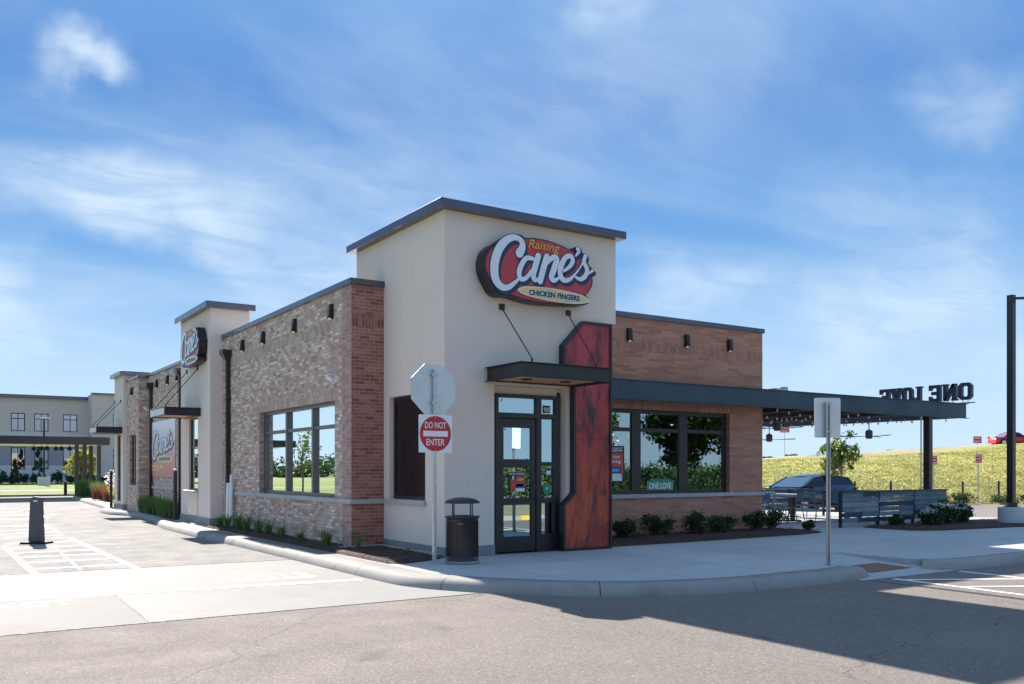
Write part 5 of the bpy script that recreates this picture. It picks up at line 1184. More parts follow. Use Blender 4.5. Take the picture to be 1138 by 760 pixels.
# ONE LOVE rooftop letters (face the far road, seen from behind)
t = thing('rooftop_letters', 'dark channel letters reading ONE LOVE seen reversed on the canopy end', 'sign', (18.9, 3.0, 3.53))
mb = MB(); mb.box(18.86, 18.98, 1.30, 5.0, 3.545, 3.57); mb.build('rail', 'black', t)
cells = [('O', 1.36, 1.78), ('N', 1.84, 2.28), ('E', 2.36, 2.72), ('L', 2.98, 3.26), ('O', 3.30, 3.66), ('V', 3.70, 4.06), ('E', 4.12, 4.46)]
MAT['letter'] = plain('letter_shell', (0.035, 0.05, 0.075), 0.35, 0.3)
def block_letter(mb_, ch, a, b, z0, z1, x0, x1):
    """slab serif channel letter spanning Y a..b, Z z0..z1, X x0..x1"""
    st = 0.115; hs = 0.10; F = lambda u, v, w: (w, u, v)
    def bar(p, q, w):
        (u0, v0), (u1, v1) = p, q; mb_.add([(x, u, v) for x in (x0, x1) for u, v in ((u0 - w / 2, v0), (u0 + w / 2, v0), (u1 + w / 2, v1), (u1 - w / 2, v1))], [(0, 1, 2, 3), (7, 6, 5, 4), (0, 4, 5, 1), (1, 5, 6, 2), (2, 6, 7, 3), (3, 7, 4, 0)])
    bx = lambda u0, u1, v0, v1, k=0: mb_.box(x0 - .002 * k, x1 + .002 * k, u0, u1, v0, v1)
    if ch == 'O':
        c_ = 0.09; o = [(a + c_, z0), (b - c_, z0), (b, z0 + c_), (b, z1 - c_), (b - c_, z1), (a + c_, z1), (a, z1 - c_), (a, z0 + c_)]
        i = [(a + st + .03, z0 + hs), (b - st - .03, z0 + hs), (b - st, z0 + hs + .03), (b - st, z1 - hs - .03), (b - st - .03, z1 - hs), (a + st + .03, z1 - hs), (a + st, z1 - hs - .03), (a + st, z0 + hs + .03)]
        vs = [(x, u, v) for x in (x0, x1) for P_ in (o, i) for u, v in P_]; fs = []
        for k in range(8):
            j = (k + 1) % 8; fs += [(k, j, 8 + j, 8 + k), (16 + k, 24 + k, 24 + j, 16 + j), (k, 16 + k, 16 + j, j), (8 + k, 8 + j, 24 + j, 24 + k)]
        mb_.add(vs, fs)
    elif ch == 'N': bx(a + .02, a + .02 + st, z0, z1); bx(b - .02 - st, b - .02, z0, z1); bar((b - .02 - st / 2 - .01, z0), (a + .02 + st / 2 + .01, z1), st * .95); bx(a - .02, a + .16, z0, z0 + .05, 1); bx(b - .16, b + .02, z1 - .05, z1, 1)
    elif ch == 'E': bx(a, a + st, z0, z1); bx(a + st, b, z0, z0 + hs); bx(a + st, b, z1 - hs, z1); bx(a + st, b - .07, (z0 + z1) / 2 - hs / 2, (z0 + z1) / 2 + hs / 2); bx(b - .06, b + .01, z0, z0 + .17, 1); bx(b - .06, b + .01, z1 - .17, z1, 1)
    elif ch == 'L': bx(a + .04, a + .04 + st, z0, z1); bx(a + .04 + st, b, z0, z0 + hs); bx(a, a + .2, z1 - .05, z1, 1); bx(b - .06, b + .01, z0, z0 + .18, 1)
    elif ch == 'V': bar(((a + b) / 2, z0), (a + st / 2, z1), st); bar(((a + b) / 2 + .001, z0 + .001), (b - st / 2, z1), st); bx(a - .02, a + .15, z1 - .05, z1, 1); bx(b - .15, b + .02, z1 - .05, z1, 1)
for ch, a, b in cells:
    mb = MB(); block_letter(mb, ch, a, b, 3.65, 4.17, 18.86, 19.0)
    for s_ in (-.08, .08): mb.tube([(18.92, (a + b) / 2 + s_, 3.56), (18.92, (a + b) / 2 + s_, 3.67)], 0.01, 6)
    o = mb.build('letter', 'letter', t, bevel=0.004)

# ceiling fans
def fan(loc, rz, label):
    x, y, z = loc; t = thing('ceiling_fan', label, 'ceiling fan', loc, 'ceiling fans under the patio canopy', R(rz)); m_ = MB()
    m_.lathe([(0.0, -0.13), (0.08, -0.13), (0.10, -0.09), (0.105, 0.08), (0.07, 0.12), (0.018, 0.14)], loc, 18); m_.tube([(x, y, z + .12), (x, y, 3.3)], 0.014, 7); m_.build('motor', 'delin', t)
    for k in range(3):
        a = R(120 * k); d = Vector((math.cos(a), math.sin(a), 0)); s = Vector((-d.y, d.x, 0)); c = Vector(loc) + Vector((0, 0, -0.07))
        m_ = MB(); m_.add([c + d * .09 - s * .03, c + d * .09 + s * .03, c + d * .85 + s * .06 + Vector((0, 0, .025)), c + d * .85 - s * .06, c + d * .09 - s * .03 + Vector((0, 0, .012)), c + d * .09 + s * .03 + Vector((0, 0, .012)), c + d * .85 + s * .06 + Vector((0, 0, .037)), c + d * .85 - s * .06 + Vector((0, 0, .012))], [(0, 1, 2, 3), (7, 6, 5, 4), (0, 4, 5, 1), (1, 5, 6, 2), (2, 6, 7, 3), (3, 7, 4, 0)]); m_.build('blade', 'delin', t)
fan((15.5, 2.50, 2.56), 15, 'ceiling fan hanging nearest the right hand canopy column')
fan((15.4, 6.10, 2.56), 50, 'lowest looking ceiling fan, beside the corner of the wing wall')
fan((12.7, 3.50, 2.76), 30, 'ceiling fan tucked high under the canopy slats above the lot sign')
# string of bulbs
t = thing('string_lights', 'strings of small clear bulbs looped under the patio canopy', 'string lights', (14, 4, 3.1))
rng = np.random.default_rng(5); wr = MB(); bl = MB()
for y in (1.9, 3.0, 4.2, 5.4, 6.6, 7.8):
    pts = [(x, y + 0.1 * math.sin(x), 3.10 - 0.14 * abs(math.sin((x - 10.6) * 0.85))) for x in np.arange(10.7, 18.7, 0.45)]
    wr.tube(pts, 0.006, 4)
    for p in pts: bl.lathe([(0.0, -0.085), (0.026, -0.06), (0.022, -0.03), (0.008, -0.01), (0.008, 0)], p, 7)
wr.build('wire', 'wire', t); bl.build('bulbs', 'bulb_clear', t)

# slatted patio fences
def slat_fence(name, label, p, q, h, z0=0.13, bh=0.122, gap=0.013, seed=1, post_every=1.45, topcap=True, pal=(0, 0, 1, 1, 2)):
    rng = np.random.default_rng(seed); p, q = Vector((*p, 0)), Vector((*q, 0)); L = (q - p).length; d = (q - p) / L; nv = Vector((-d.y, d.x, 0))
    t = thing(name, label, 'fence', tuple(p)); m_ = MB(); npan = max(1, round(L / post_every)); w = L / npan
    for k in range(npan):
        z = z0; 
        while z + bh < h:
            a, b = p + d * (k * w + .03), p + d * ((k + 1) * w - .03); cut = rng.uniform(0.3, 0.7) if rng.random() < .45 else None
            segs = [(a, b)] if cut is None else [(a, a.lerp(b, cut) - d * .004), (a.lerp(b, cut) + d * .004, b)]
            for s, e in segs: m_.beam(s + Vector((0, 0, z + bh / 2)), e + Vector((0, 0, z + bh / 2)), 0.022, bh, int(rng.choice(pal)))
            z += bh + gap
    m_.build('slats', ['slat_grey', 'slat_teal', 'slat_navy'], t)
    for k in range(npan + 1):
        m_ = MB(); c = p + d * (k * w) + nv * .04; m_.box(c.x - .03, c.x + .03, c.y - .03, c.y + .03, 0, h + .0); m_.build('post', 'metal_dark', t)
    if topcap:
        m_ = MB(); m_.beam(p + Vector((0, 0, h + .018)), q + Vector((0, 0, h + .018)), 0.13, 0.035); m_.build('top_rail', 'slat_navy', t)
slat_fence('patio_fence', 'grey and blue slatted fence along the front of the patio', (12.62, 1.30), (17.45, 1.30), 0.93, seed=2, post_every=1.6)
slat_fence('patio_fence', 'slatted fence closing the right end of the patio', (17.50, 1.36), (17.50, 8.4), 0.84, bh=0.09, gap=0.06, seed=3, pal=(2, 2, 2, 1))
slat_fence('patio_fence', 'dark slatted fence at the back of the patio with light showing through', (10.9, 8.45), (17.5, 8.45), 0.80, z0=0.24, bh=0.075, gap=0.085, seed=4, pal=(2, 2, 2, 1))

# tables and chairs
def table(loc, rz=0):
    x, y, z = loc; t = thing('patio_table', '', 'table', loc, rz=R(rz)); m_ = MB(); m_.box(x - .6, x + .6, y - .38, y + .38, .715, .745); m_.build('tabletop', 'slat_teal', t, bevel=0.006)
    m_ = MB(); m_.box(x - .05, x + .05, y - .05, y + .05, .03, .715); m_.box(x - .35, x + .35, y - .04, y + .04, 0, .03); m_.box(x - .04, x + .04, y - .28, y - .041, 0, .03); m_.box(x - .04, x + .04, y + .041, y + .28, 0, .03); m_.build('pedestal', 'metal_dark', t); return t
def chair(loc, rz=0):
    x, y, z = loc; t = thing('patio_chair', '', 'chair', loc, rz=R(rz)); P = lambda a, b, c: (x + a, y + b, z + c)
    m_ = MB(); 
    for k in range(5): m_.box(x - .21 + k * .086, x - .21 + k * .086 + .07, y - .20, y + .22, .44, .452)
    m_.build('seat', 'chair_steel', t)
    m_ = MB(); m_.add([P(-.21, -.235, .66), P(.21, -.235, .66), P(.20, -.27, .86), P(-.20, -.27, .86), P(-.21, -.225, .66), P(.21, -.225, .66), P(.20, -.26, .86), P(-.20, -.26, .86)], [(0, 1, 2, 3), (7, 6, 5, 4), (0, 4, 5, 1), (2, 6, 7, 3), (1, 5, 6, 2), (3, 7, 4, 0)]); m_.build('backrest', 'chair_steel', t)
    for a, b, top in ((-.21, .20, .44), (.21, .20, .44)):
        m_ = MB(); m_.tube([P(a, b, top), P(a * 1.1, b + .05, 0)], 0.013, 7); m_.build('leg', 'chair_steel', t)
    for a in (-.215, .215):
        m_ = MB(); m_.tube([P(a * 1.1, -.30, 0), P(a, -.20, .44), P(a * .95, -.27, .87)], 0.013, 7); m_.build('leg', 'chair_steel', t)
    return t
MAT['chair_steel'] = plain('blue_grey_steel', (0.13, 0.24, 0.33), 0.35, 0.3)
TB = [((12.5, 4.4, 0), 0, 'patio table nearest the wing wall corner'), ((14.1, 4.1, 0), 0, 'patio table in the fence opening, between the two nearest chairs'), ((15.3, 3.1, 0), 0, 'patio table just behind the left end of the front fence'), ((15.9, 5.6, 0), 90, 'patio table deep in the patio below the far fan'), ((16.3, 3.4, 0), 0, 'patio table beside the right hand canopy column')]
T0 = None
for p, rz, lab in TB:
    q = table(p, rz) if T0 is None else copy_tree(T0); T0 = T0 or q; q.location = p; q.rotation_euler = (0, 0, R(rz)); q['label'] = 'dark ' + lab; q['group'] = 'patio tables'
CH = [((13.15, 3.35, 0), 12, 'blue grey metal chair nearest the wing corner, turned to the table'), ((14.2, 2.95, 0), -8, 'blue grey metal chair standing in the patio opening with its back to us'), ((12.0, 3.6, 0), 5, 'metal chair half hidden behind the wing wall corner'), ((15.0, 2.1, 0), 5, 'metal chair right behind the left end of the front fence'), ((13.9, 5.0, 0), 178, 'metal chair on the far side of the opening table'), ((12.5, 5.3, 0), 170, 'metal chair on the far side of the corner table'), ((16.1, 2.5, 0), 0, 'metal chair behind the front fence near the column'), ((15.1, 5.6, 0), -90, 'metal chair deep in the patio, side on')]
CH += [((11.6, 3.0, 0), 35, 'metal chair at the very corner of the wing wall, angled towards us'), ((14.9, 4.3, 0), 95, 'metal chair at the right end of the opening table, side on'), ((12.9, 5.9, 0), 0, 'metal chair far back near the rear fence, left of the others'), ((14.6, 6.4, 0), 200, 'metal chair far back near the rear fence, behind the opening table')]
TB_more = 1
C0 = None
for p, rz, lab in CH:
    q = chair(p, rz) if C0 is None else copy_tree(C0); C0 = C0 or q; q.location = p; q.rotation_euler = (0, 0, R(rz)); q['label'] = lab; q['group'] = 'metal patio chairs'

# ================================================================== VEGETATION
for i, (x, y, w, h, lab) in enumerate([(5.2, 1.35, .62, .42, 'round dark shrub nearest the red panel in the wing bed'), (6.35, 1.55, .70, .50, 'second dark shrub from the red panel in the wing bed'), (7.35, 1.35, .74, .52, 'dark round shrub under the middle of the wing window'), (8.05, 1.25, .45, .38, 'small yellowish shrub in the middle of the wing bed'), (8.55, 1.70, .74, .44, 'third dark shrub from the outer wing corner'), (9.35, 1.30, .66, .48, 'second dark shrub from the outer wing corner'), (10.25, 1.60, .80, .50, 'largest dark shrub at the outer corner of the wing'), (10.65, 0.80, .26, .24, 'small light green plant at the tip of the wing bed')]):
    shrub('shrub', lab, 'shrub', (x, y, 0.05), w, h, 'leaf_shrub' if i in (3, 7) else 'leaf_dark', 1500, 0.035, 'shrubs under the wing window', 20 + i)
for i, (x, y, w, h, n_, lab) in enumerate([(15.0, 0.30, .60, .46, 5, 'white flowering hydrangea at the left in front of the fence'), (15.75, 0.35, .75, .62, 8, 'tallest white flowering hydrangea in front of the fence'), (16.45, 0.35, .55, .52, 5, 'hydrangea at the right end of the front fence'), (17.15, 0.75, .62, .55, 3, 'loose small hydrangea against the bright lot, near the lamp'), (14.2, 0.75, .34, .26, 1, 'smallest leafy hydrangea beside the patio opening')]):
    shrub('hydrangea', lab, 'hydrangea', (x, y, 0.05), w, h, 'leaf_dark', 900, 0.06, 'hydrangeas in the patio bed', 40 + i, flowers=n_)
for i, (u_, w, h, lab, mat) in enumerate([(0.488, 1.15, 0.60, 'low dark bush with russet side at the foot of the bank, right of the column', 'leaf_shrub'), (0.5335, 1.25, 0.50, 'low dark bush at the foot of the bank below the small red sign', 'leaf_shrub'), (0.566, 1.2, 0.5, 'low bush at the foot of the bank behind the lamp pole', 'leaf_shrub')]):
    p = rd((u_ + .012) * 43.2, 43.2, -0.15); shrub('bank_bush', lab, 'bush', p, w, h, mat, 900, 0.06, 'bushes at the foot of the grass bank', 60 + i)
p = rd(0.483 * 43.0, 43.0, -0.15); shrub('russet_bush', 'small orange brown bush beside the first low bush under the bank', 'bush', p, .5, .45, 'leaf_rust', 500, 0.05, None, 70)
# grasses along the lane wall
def fern(loc, h, r, n, seed, label, grp='green grass tufts along the lane wall'):
    t = thing('grass_tuft', label, 'grass tuft', loc, grp); m_ = MB(); grass_clump(m_, np.random.default_rng(seed), loc, h, r, n, 0.009, 0.7); m_.build('blades', 'leaf_fern', t)
posn = ['nearest the corner pier', 'second from the corner pier', 'third from the corner pier', 'fourth from the corner pier', 'fifth from the corner pier', 'sixth from the corner pier', 'seventh from the corner pier', 'nearest the white drain pipe', 'at the foot of the drive through tower']
for i, (x, y, h) in enumerate([(-1.0, 2.9, .36), (-1.05, 4.2, .24), (-1.0, 5.5, .30), (-1.02, 6.4, .34), (-0.98, 7.2, .40), (-1.02, 8.0, .42), (-0.98, 8.8, .40), (-1.02, 9.6, .36), (-1.0, 10.4, .3)]):
    fern((x, y, 0.05), h, 0.25, 70, 80 + i, 'green grass tuft against the pale brick wall, ' + posn[i])
fern((-0.78, 1.9, 0.05), .40, 0.12, 24, 95, 'spindly green weed in the mulch in front of the red brick pier'); fern((-0.45, 0.5, 0.05), .12, 0.12, 18, 96, 'tiny low weed in the mulch below the dark tower window')
t = thing('day_lilies', 'broad mound of green day lilies under the banner beside the kerb', 'plants', (-0.95, 17.8, 0)); mb = MB(); rng = np.random.default_rng(4)
for _ in range(34): grass_clump(mb, rng, (rng.uniform(-1.08, -0.85), rng.uniform(15.6, 20.4), 0.03), rng.uniform(.4, .68), .25, 55, 0.011, 0.6)
mb.build('blades', 'leaf_fern', t)
# bed at the far end of the lane
rng = np.random.default_rng(21)
for i, (x, y, h, mat, lab) in enumerate([(0.1, 41.0, 1.25, 'leaf_fern', 'tall green ornamental grass beside the pergola post'), (0.5, 38.0, 1.1, 'leaf_fern', 'green ornamental grass left of the russet clump'), (0.1, 34.5, 1.0, 'leaf_rust', 'russet ornamental grass clump beyond the far tower'), (0.2, 32.3, 0.95, 'leaf_rust', 'nearer russet ornamental grass clump beyond the far tower')]):
    t = thing('ornamental_grass', lab, 'ornamental grass', (x, y, 0.03), 'ornamental grasses at the lane end'); mb = MB()
    for _ in range(7): grass_clump(mb, rng, (x + rng.uniform(-.45, .45), y + rng.uniform(-.9, .9), .03), h * .8, .5, 90, 0.014, 0.5)
    mb.build('blades', mat, t)
shrub('lime_shrub', 'bright lime shrub just beyond the farthest tower', 'shrub', (-0.35, 28.2, 0.03), 1.1, 0.85, 'leaf_gold', 1300, 0.06, None, 33)
MAT['petal_w'] = leaf_mat('white_bloom', (0.60, 0.56, 0.54), (0.85, 0.82, 0.80), 0.35)
shrub('white_blossom_shrub', 'tall shrub covered in white blossom beside the farthest tower', 'shrub', (0.15, 30.5, 0.03), 1.3, 1.75, 'petal_w', 1300, 0.075, None, 34)
tree('golden_tree', 'small yellow green tree behind the pergola posts', (2.0, 56.5, -0.08), 3.5, (0, 0, 2.2), (1.15, 1.1, 1.15), 'leaf_gold', 3000, 0.11, 0.08, 5)
tree('young_tree', 'slender young tree with sparse bright leaves behind the blue car', rd(0.3665 * 37.5, 37.5, -0.15), 3.9, (-0.1, 0, 2.25), (0.92, 0.92, 1.10), 'leaf_young', 1900, 0.095, 0.045, 6, bark='bark_pale', nclust=44, shell=0.2)
# hedge of shrubs and conifers at the office
for i in range(22):
    x = -14 + i * 1.15; h = [1.1, .8, 1.5, .9, 1.2][i % 5]; p = (x, 100 + (i % 3), -0.08)
    shrub('office_shrub', 'dark shrub in the row along the pale office wall', 'shrub', p, 1.35, h, 'leaf_conifer', 420, 0.16, 'dark shrubs along the office wall', 100 + i)
for i, (x, y, h, lab) in enumerate([(0.9, 98, 2.5, 'yellowish pointed conifer at the left edge in front of the office'), (3.1, 97, 4.0, 'tallest pointed conifer in front of the office, between its lower windows'), (8.3, 97, 2.7, 'pointed conifer in front of the office near the pergola posts')]):
    rng = np.random.default_rng(i + 50); t = thing('conifer', lab, 'conifer', (x, y, -.08), 'pointed conifers in front of the office'); cs = []
    for k in range(60): z = rng.uniform(0.05, 1) ; r_ = 0.22 * h * (1 - z) * rng.uniform(.6, 1); a = rng.uniform(0, 6.28); cs.append((x + r_ * math.cos(a), y + r_ * math.sin(a), z * h))
    mb = MB(); leaves(mb, rng, cs, 1500, (0.07, 0.07, 0.10), 0.13); mb.build('foliage', 'leaf_conifer' if i else 'leaf_shrub', t); mb = MB(); mb.tube([(x, y, -.1), (x, y, h)], [0.07, 0.01], 6); mb.build('trunk', 'bark', t)

# ================================================================== OFFICE BUILDING, PERGOLA
t = OF = thing('office_building', 'two storey grey beige office block far behind the lane', 'building', (0, 107, 0)); oy = 107
ups = [(-20.6, -19.1), (-16.2, -14.7), (-12.9, -11.4), (-8.5, -7.0), (-5.1, -3.6), (-1.3, 0.2 - .0)][:0] + [(1.18 + o, 2.67 + o) for o in (-17.4, -8.7, 0)] + [(3.62 + o, 5.15 + o) for o in (-17.4, -8.7, 0)] + [(6.71 + o, 8.29 + o) for o in (-17.4, -8.7, 0)]
ops = [(a, b, 6.05, 8.2) for a, b in ups]; lops = [(a, b, 1.5, 5.2) for a, b in ups]
mb = MB(); wall(mb, 'y', oy, 0.4, -24, 9.8, 5.85, 10.0, ops); mb.build('upper_wall', 'stucco_far', t)
mb = MB(); wall(mb, 'y', oy, 0.4, -24, 9.8, 2.0, 5.45, [(a, b, 2.0, 5.2) for a, b in ups]); mb.build('lower_brick_wall', 'far_brick', t)
mb = MB(); wall(mb, 'y', oy, 0.4, -24, 9.8, -0.1, 2.0, [(a, b, 1.5, 2.0) for a, b in ups]); mb.build('stone_base', 'far_stone', t)
mb = MB(); mb.box(-24, 9.8, oy - .15, oy + .4, 5.45, 5.85); mb.build('string_course', 'far_stone', t)
mb = MB(); mb.box(-24, 9.9, oy - .35, oy + .4, 10.0, 10.38); mb.build('roof_cap', 'metal_cap', t)
mb = MB(); mb.box(-24, 9.8, oy + 3, oy + 3.1, 0, 10); mb.box(-24, 9.8, oy + .4, oy + 3, 5.5, 5.7); mb.build('interior_wall', 'far_stone', t)
for a, b in ups:
    for (e, h, tr) in ((6.05, 8.2, 7.55), (1.5, 5.2, 4.1)):
        window_unit(t, 'y', oy + .12, a, b, e, h, mull=((a + b) / 2,), trans=tr, fr=0.10, mw=0.08, fmat='metal_dark', gmat='glass_far')
mb = MB(); wall(mb, 'y', 104, 0.4, 9.46, 26, -0.1, 10.55, [(11.84, 13.4, 6.0, 8.2), (11.84, 13.4, 1.5, 3.9), (16, 17.6, 6.0, 8.2)]); mb.quad((9.46, 104, -.1), (9.46, 107, -.1), (9.46, 107, 10.55), (9.46, 104, 10.55)); mb.build('stair_block', 'stucco_far', t)
mb = MB(); mb.box(9.40, 26, 103.8, 104.5, 10.55, 10.72); mb.build('roof_cap', 'metal_cap', t)
for a, b, e, h in ((11.84, 13.4, 6.0, 8.2), (11.84, 13.4, 1.5, 3.9), (16, 17.6, 6, 8.2)): window_unit(t, 'y', 104.12, a, b, e, h, mull=((a + b) / 2,), trans=h - .7, fr=0.10, mw=0.08, gmat='glass_far')
# drive-through pergola
t = thing('order_pergola', 'dark flat pergola with a pale underside spanning the far end of the lane', 'pergola', (-2, 44, 0)); py0 = 43.6
mb = MB(); mb.box(-14, 1.69, py0, py0 + .1, 2.97, 3.42); mb.box(1.59, 1.69, py0 + .1, py0 + 7.5, 2.97, 3.42); mb.box(-14, 1.69, py0 + 7.5, py0 + 7.6, 2.97, 3.42); mb.build('roof_beam', 'metal_dark', t)
mb = MB(); mb.box(-14, 1.58, py0 + .11, py0 + 7.49, 3.0, 3.12); mb.build('soffit', 'white', t)
for x, y in ((-0.04, py0 + .3), (0.46, py0 + .9), (1.16, py0 + 3.4), (1.33, py0 + 1.5), (-9, py0 + .3), (-9, py0 + 6)):
    mb = MB(); mb.box(x - .10, x + .10, y - .10, y + .10, RZ if x < -1 else 0, 2.99); mb.box(x - .16, x + .16, y - .16, y + .16, RZ if x < -1 else 0, (RZ if x < -1 else 0) + .03); mb.build('post', 'metal_dark', t)
hl = None
for i, (x, y) in enumerate([(-0.35, 44.4), (-0.75, 44.6), (-1.0, 45.0), (-1.5, 44.7), (-1.75, 45.1), (-2.1, 45.6)]):
    if hl is None:
        hl = thing('hanging_heater', '', 'heater', (x, y, 2.97)); mb = MB(); mb.tube([(x, y, 3.0), (x, y, 2.86)], 0.015, 6); mb.lathe([(0.04, 0.0), (0.13, -0.10), (0.13, -0.22), (0.0, -0.26)], (x, y, 2.88), 10); mb.build('heater_head', 'black', hl); q = hl
    else: q = copy_tree(hl); q.location = (x, y, 2.97)
    q['label'] = ['dark heater hanging nearest the front pergola post', 'second dark heater from the front pergola post', 'third dark heater from the front pergola post', 'fourth dark heater from the front pergola post', 'fifth dark heater from the front pergola post', 'dark heater hanging farthest left under the pergola'][i]; q['group'] = 'heaters under the order pergola'
t = thing('street_lamp', 'distant thin lamp post on a pale block in front of the office', 'street lamp', (2.67, 87.3, -.08))
mb = MB(); mb.box(2.1, 3.2, 86.9, 87.7, -.1, .75); mb.build('concrete_base', 'far_stone', t); mb = MB(); mb.tube([(2.67, 87.3, .7), (2.67, 87.3, 6.6)], 0.09, 8); mb.build('pole', 'metal_dark', t); mb = MB(); mb.box(2.35, 3.25, 87.1, 87.5, 6.6, 6.75); mb.build('lamp_head', 'white', t)

# ================================================================== BANK SIGNS, FENCE POSTS, CARS
def small_sign(name, label, u_, d, zt, zb, w, base=None, words=(), col='traffic_red', post=0.03, group=None):
    r_ = u_ * d; base = RZ if base is None else base; x, y, _ = rd(r_, d, 0); t = thing(name, label, 'road sign', (x, y, base), group); F = lambda a, b, c: rd(r_ + a, d - b, c)
    m_ = MB(); m_.tube([(x, y, base - .1), (x, y, zt)], post, 8); m_.build('post', 'galv', t)
    m_ = MB(); m_.add([F(-w / 2, .06, zb), F(w / 2, .06, zb), F(w / 2, .06, zt), F(-w / 2, .06, zt), F(-w / 2, .04, zb), F(w / 2, .04, zb), F(w / 2, .04, zt), F(-w / 2, .04, zt)], [(0, 1, 2, 3), (7, 6, 5, 4), (0, 4, 5, 1), (1, 5, 6, 2), (2, 6, 7, 3), (3, 7, 4, 0)]); p_ = m_.build('plate', col, t)
    m_ = MB(); n_ = len(words); H = (zt - zb)
    for i, wd in enumerate(words):
        hh = H / n_ * 0.62; zc = zt - H * (i + .5) / n_; put_text(m_, wd, lambda a, b, c: F(a, .064, zc - hh / 2 + b), w=w * .80, h=hh, align='CENTER', bold=0.02)
    m_.build('lettering', 'traffic_white', p_)
uu = lambda u: (u - 569) / 997.66
small_sign('small_red_sign', 'small red and white sign on a tall pale post below the grass bank', uu(1087), 43.2, 2.26, 1.84, .29, words=('NO', 'PARK', 'ING'), group='small red signs below the bank')
small_sign('small_red_sign', 'small red sign on a pale post half hidden behind the canopy column', uu(1037.5), 43.2, 2.20, 1.78, .29, words=('NO', 'PARK', 'ING'), group='small red signs below the bank')
small_sign('wrong_way_sign', 'red wrong way sign standing on the crest of the bank', uu(1086), 93, 4.95, 4.25, .86, base=3.9, words=('WRONG', 'WAY'), group='wrong way signs on the crest')
small_sign('wrong_way_sign', 'red wrong way sign on a tall pole seen under the patio canopy', uu(872), 93, 5.95, 5.35, .95, base=2.7, words=('WRONG', 'WAY'), group='wrong way signs on the crest')
# low wire fence on posts along the foot of the bank
t = thing('wire_fence', 'low wire fence on dark posts along the foot of the bank', 'fence', rd(0.3 * 44.6, 44.6, -.1)); k = 0
for u_ in np.linspace(uu(830), uu(1190), 10):
    d = 44.9; m_ = MB(); a = rd(u_ * d, d, -0.15); m_.box(a[0] - .035, a[0] + .035, a[1] - .035, a[1] + .035, -.2, 0.95); m_.build('post', 'black', t)
m_ = MB()
for z in (0.1, 0.3, 0.5, 0.7, 0.88): m_.tube([rd(uu(830) * 44.9, 44.9, z), rd(uu(1190) * 44.9, 44.9, z)], 0.006, 4)
m_.build('wire', 'galv', t)
t = thing('guard_rail', 'short dark guard rail on the skyline of the bank', 'guard rail', rd(uu(985) * 95, 95, 3.3)); m_ = MB(); m_.beam(rd(uu(985) * 96, 96, 3.55), rd(uu(1001) * 96, 96, 3.60), 0.1, 0.14); m_.build('rail', 'delin', t); m_ = MB()
for u_ in (986, 993, 1000): m_ = MB(); a = rd(uu(u_) * 96, 96, 0); m_.box(a[0] - .05, a[0] + .05, a[1] - .05, a[1] + .05, 3.0, 3.5); m_.build('post', 'delin', t)
for i, (u_, d, z, w, h) in enumerate([(1000, 100, 3.2, 2, .5), (880, 97, 2.7, 1.5, .5), (853, 97, 2.5, 2.0, .4)]):
    shrub('crest_bush', ['tiny bush on the skyline right of the young tree', 'small bush on the skyline left of the young tree', 'tiny bush on the skyline beside the wing wall'][i], 'bush', rd(uu(u_) * d, d, z), w, h, 'leaf_shrub', 300, .15, 'small bushes on the crest', 130 + i)

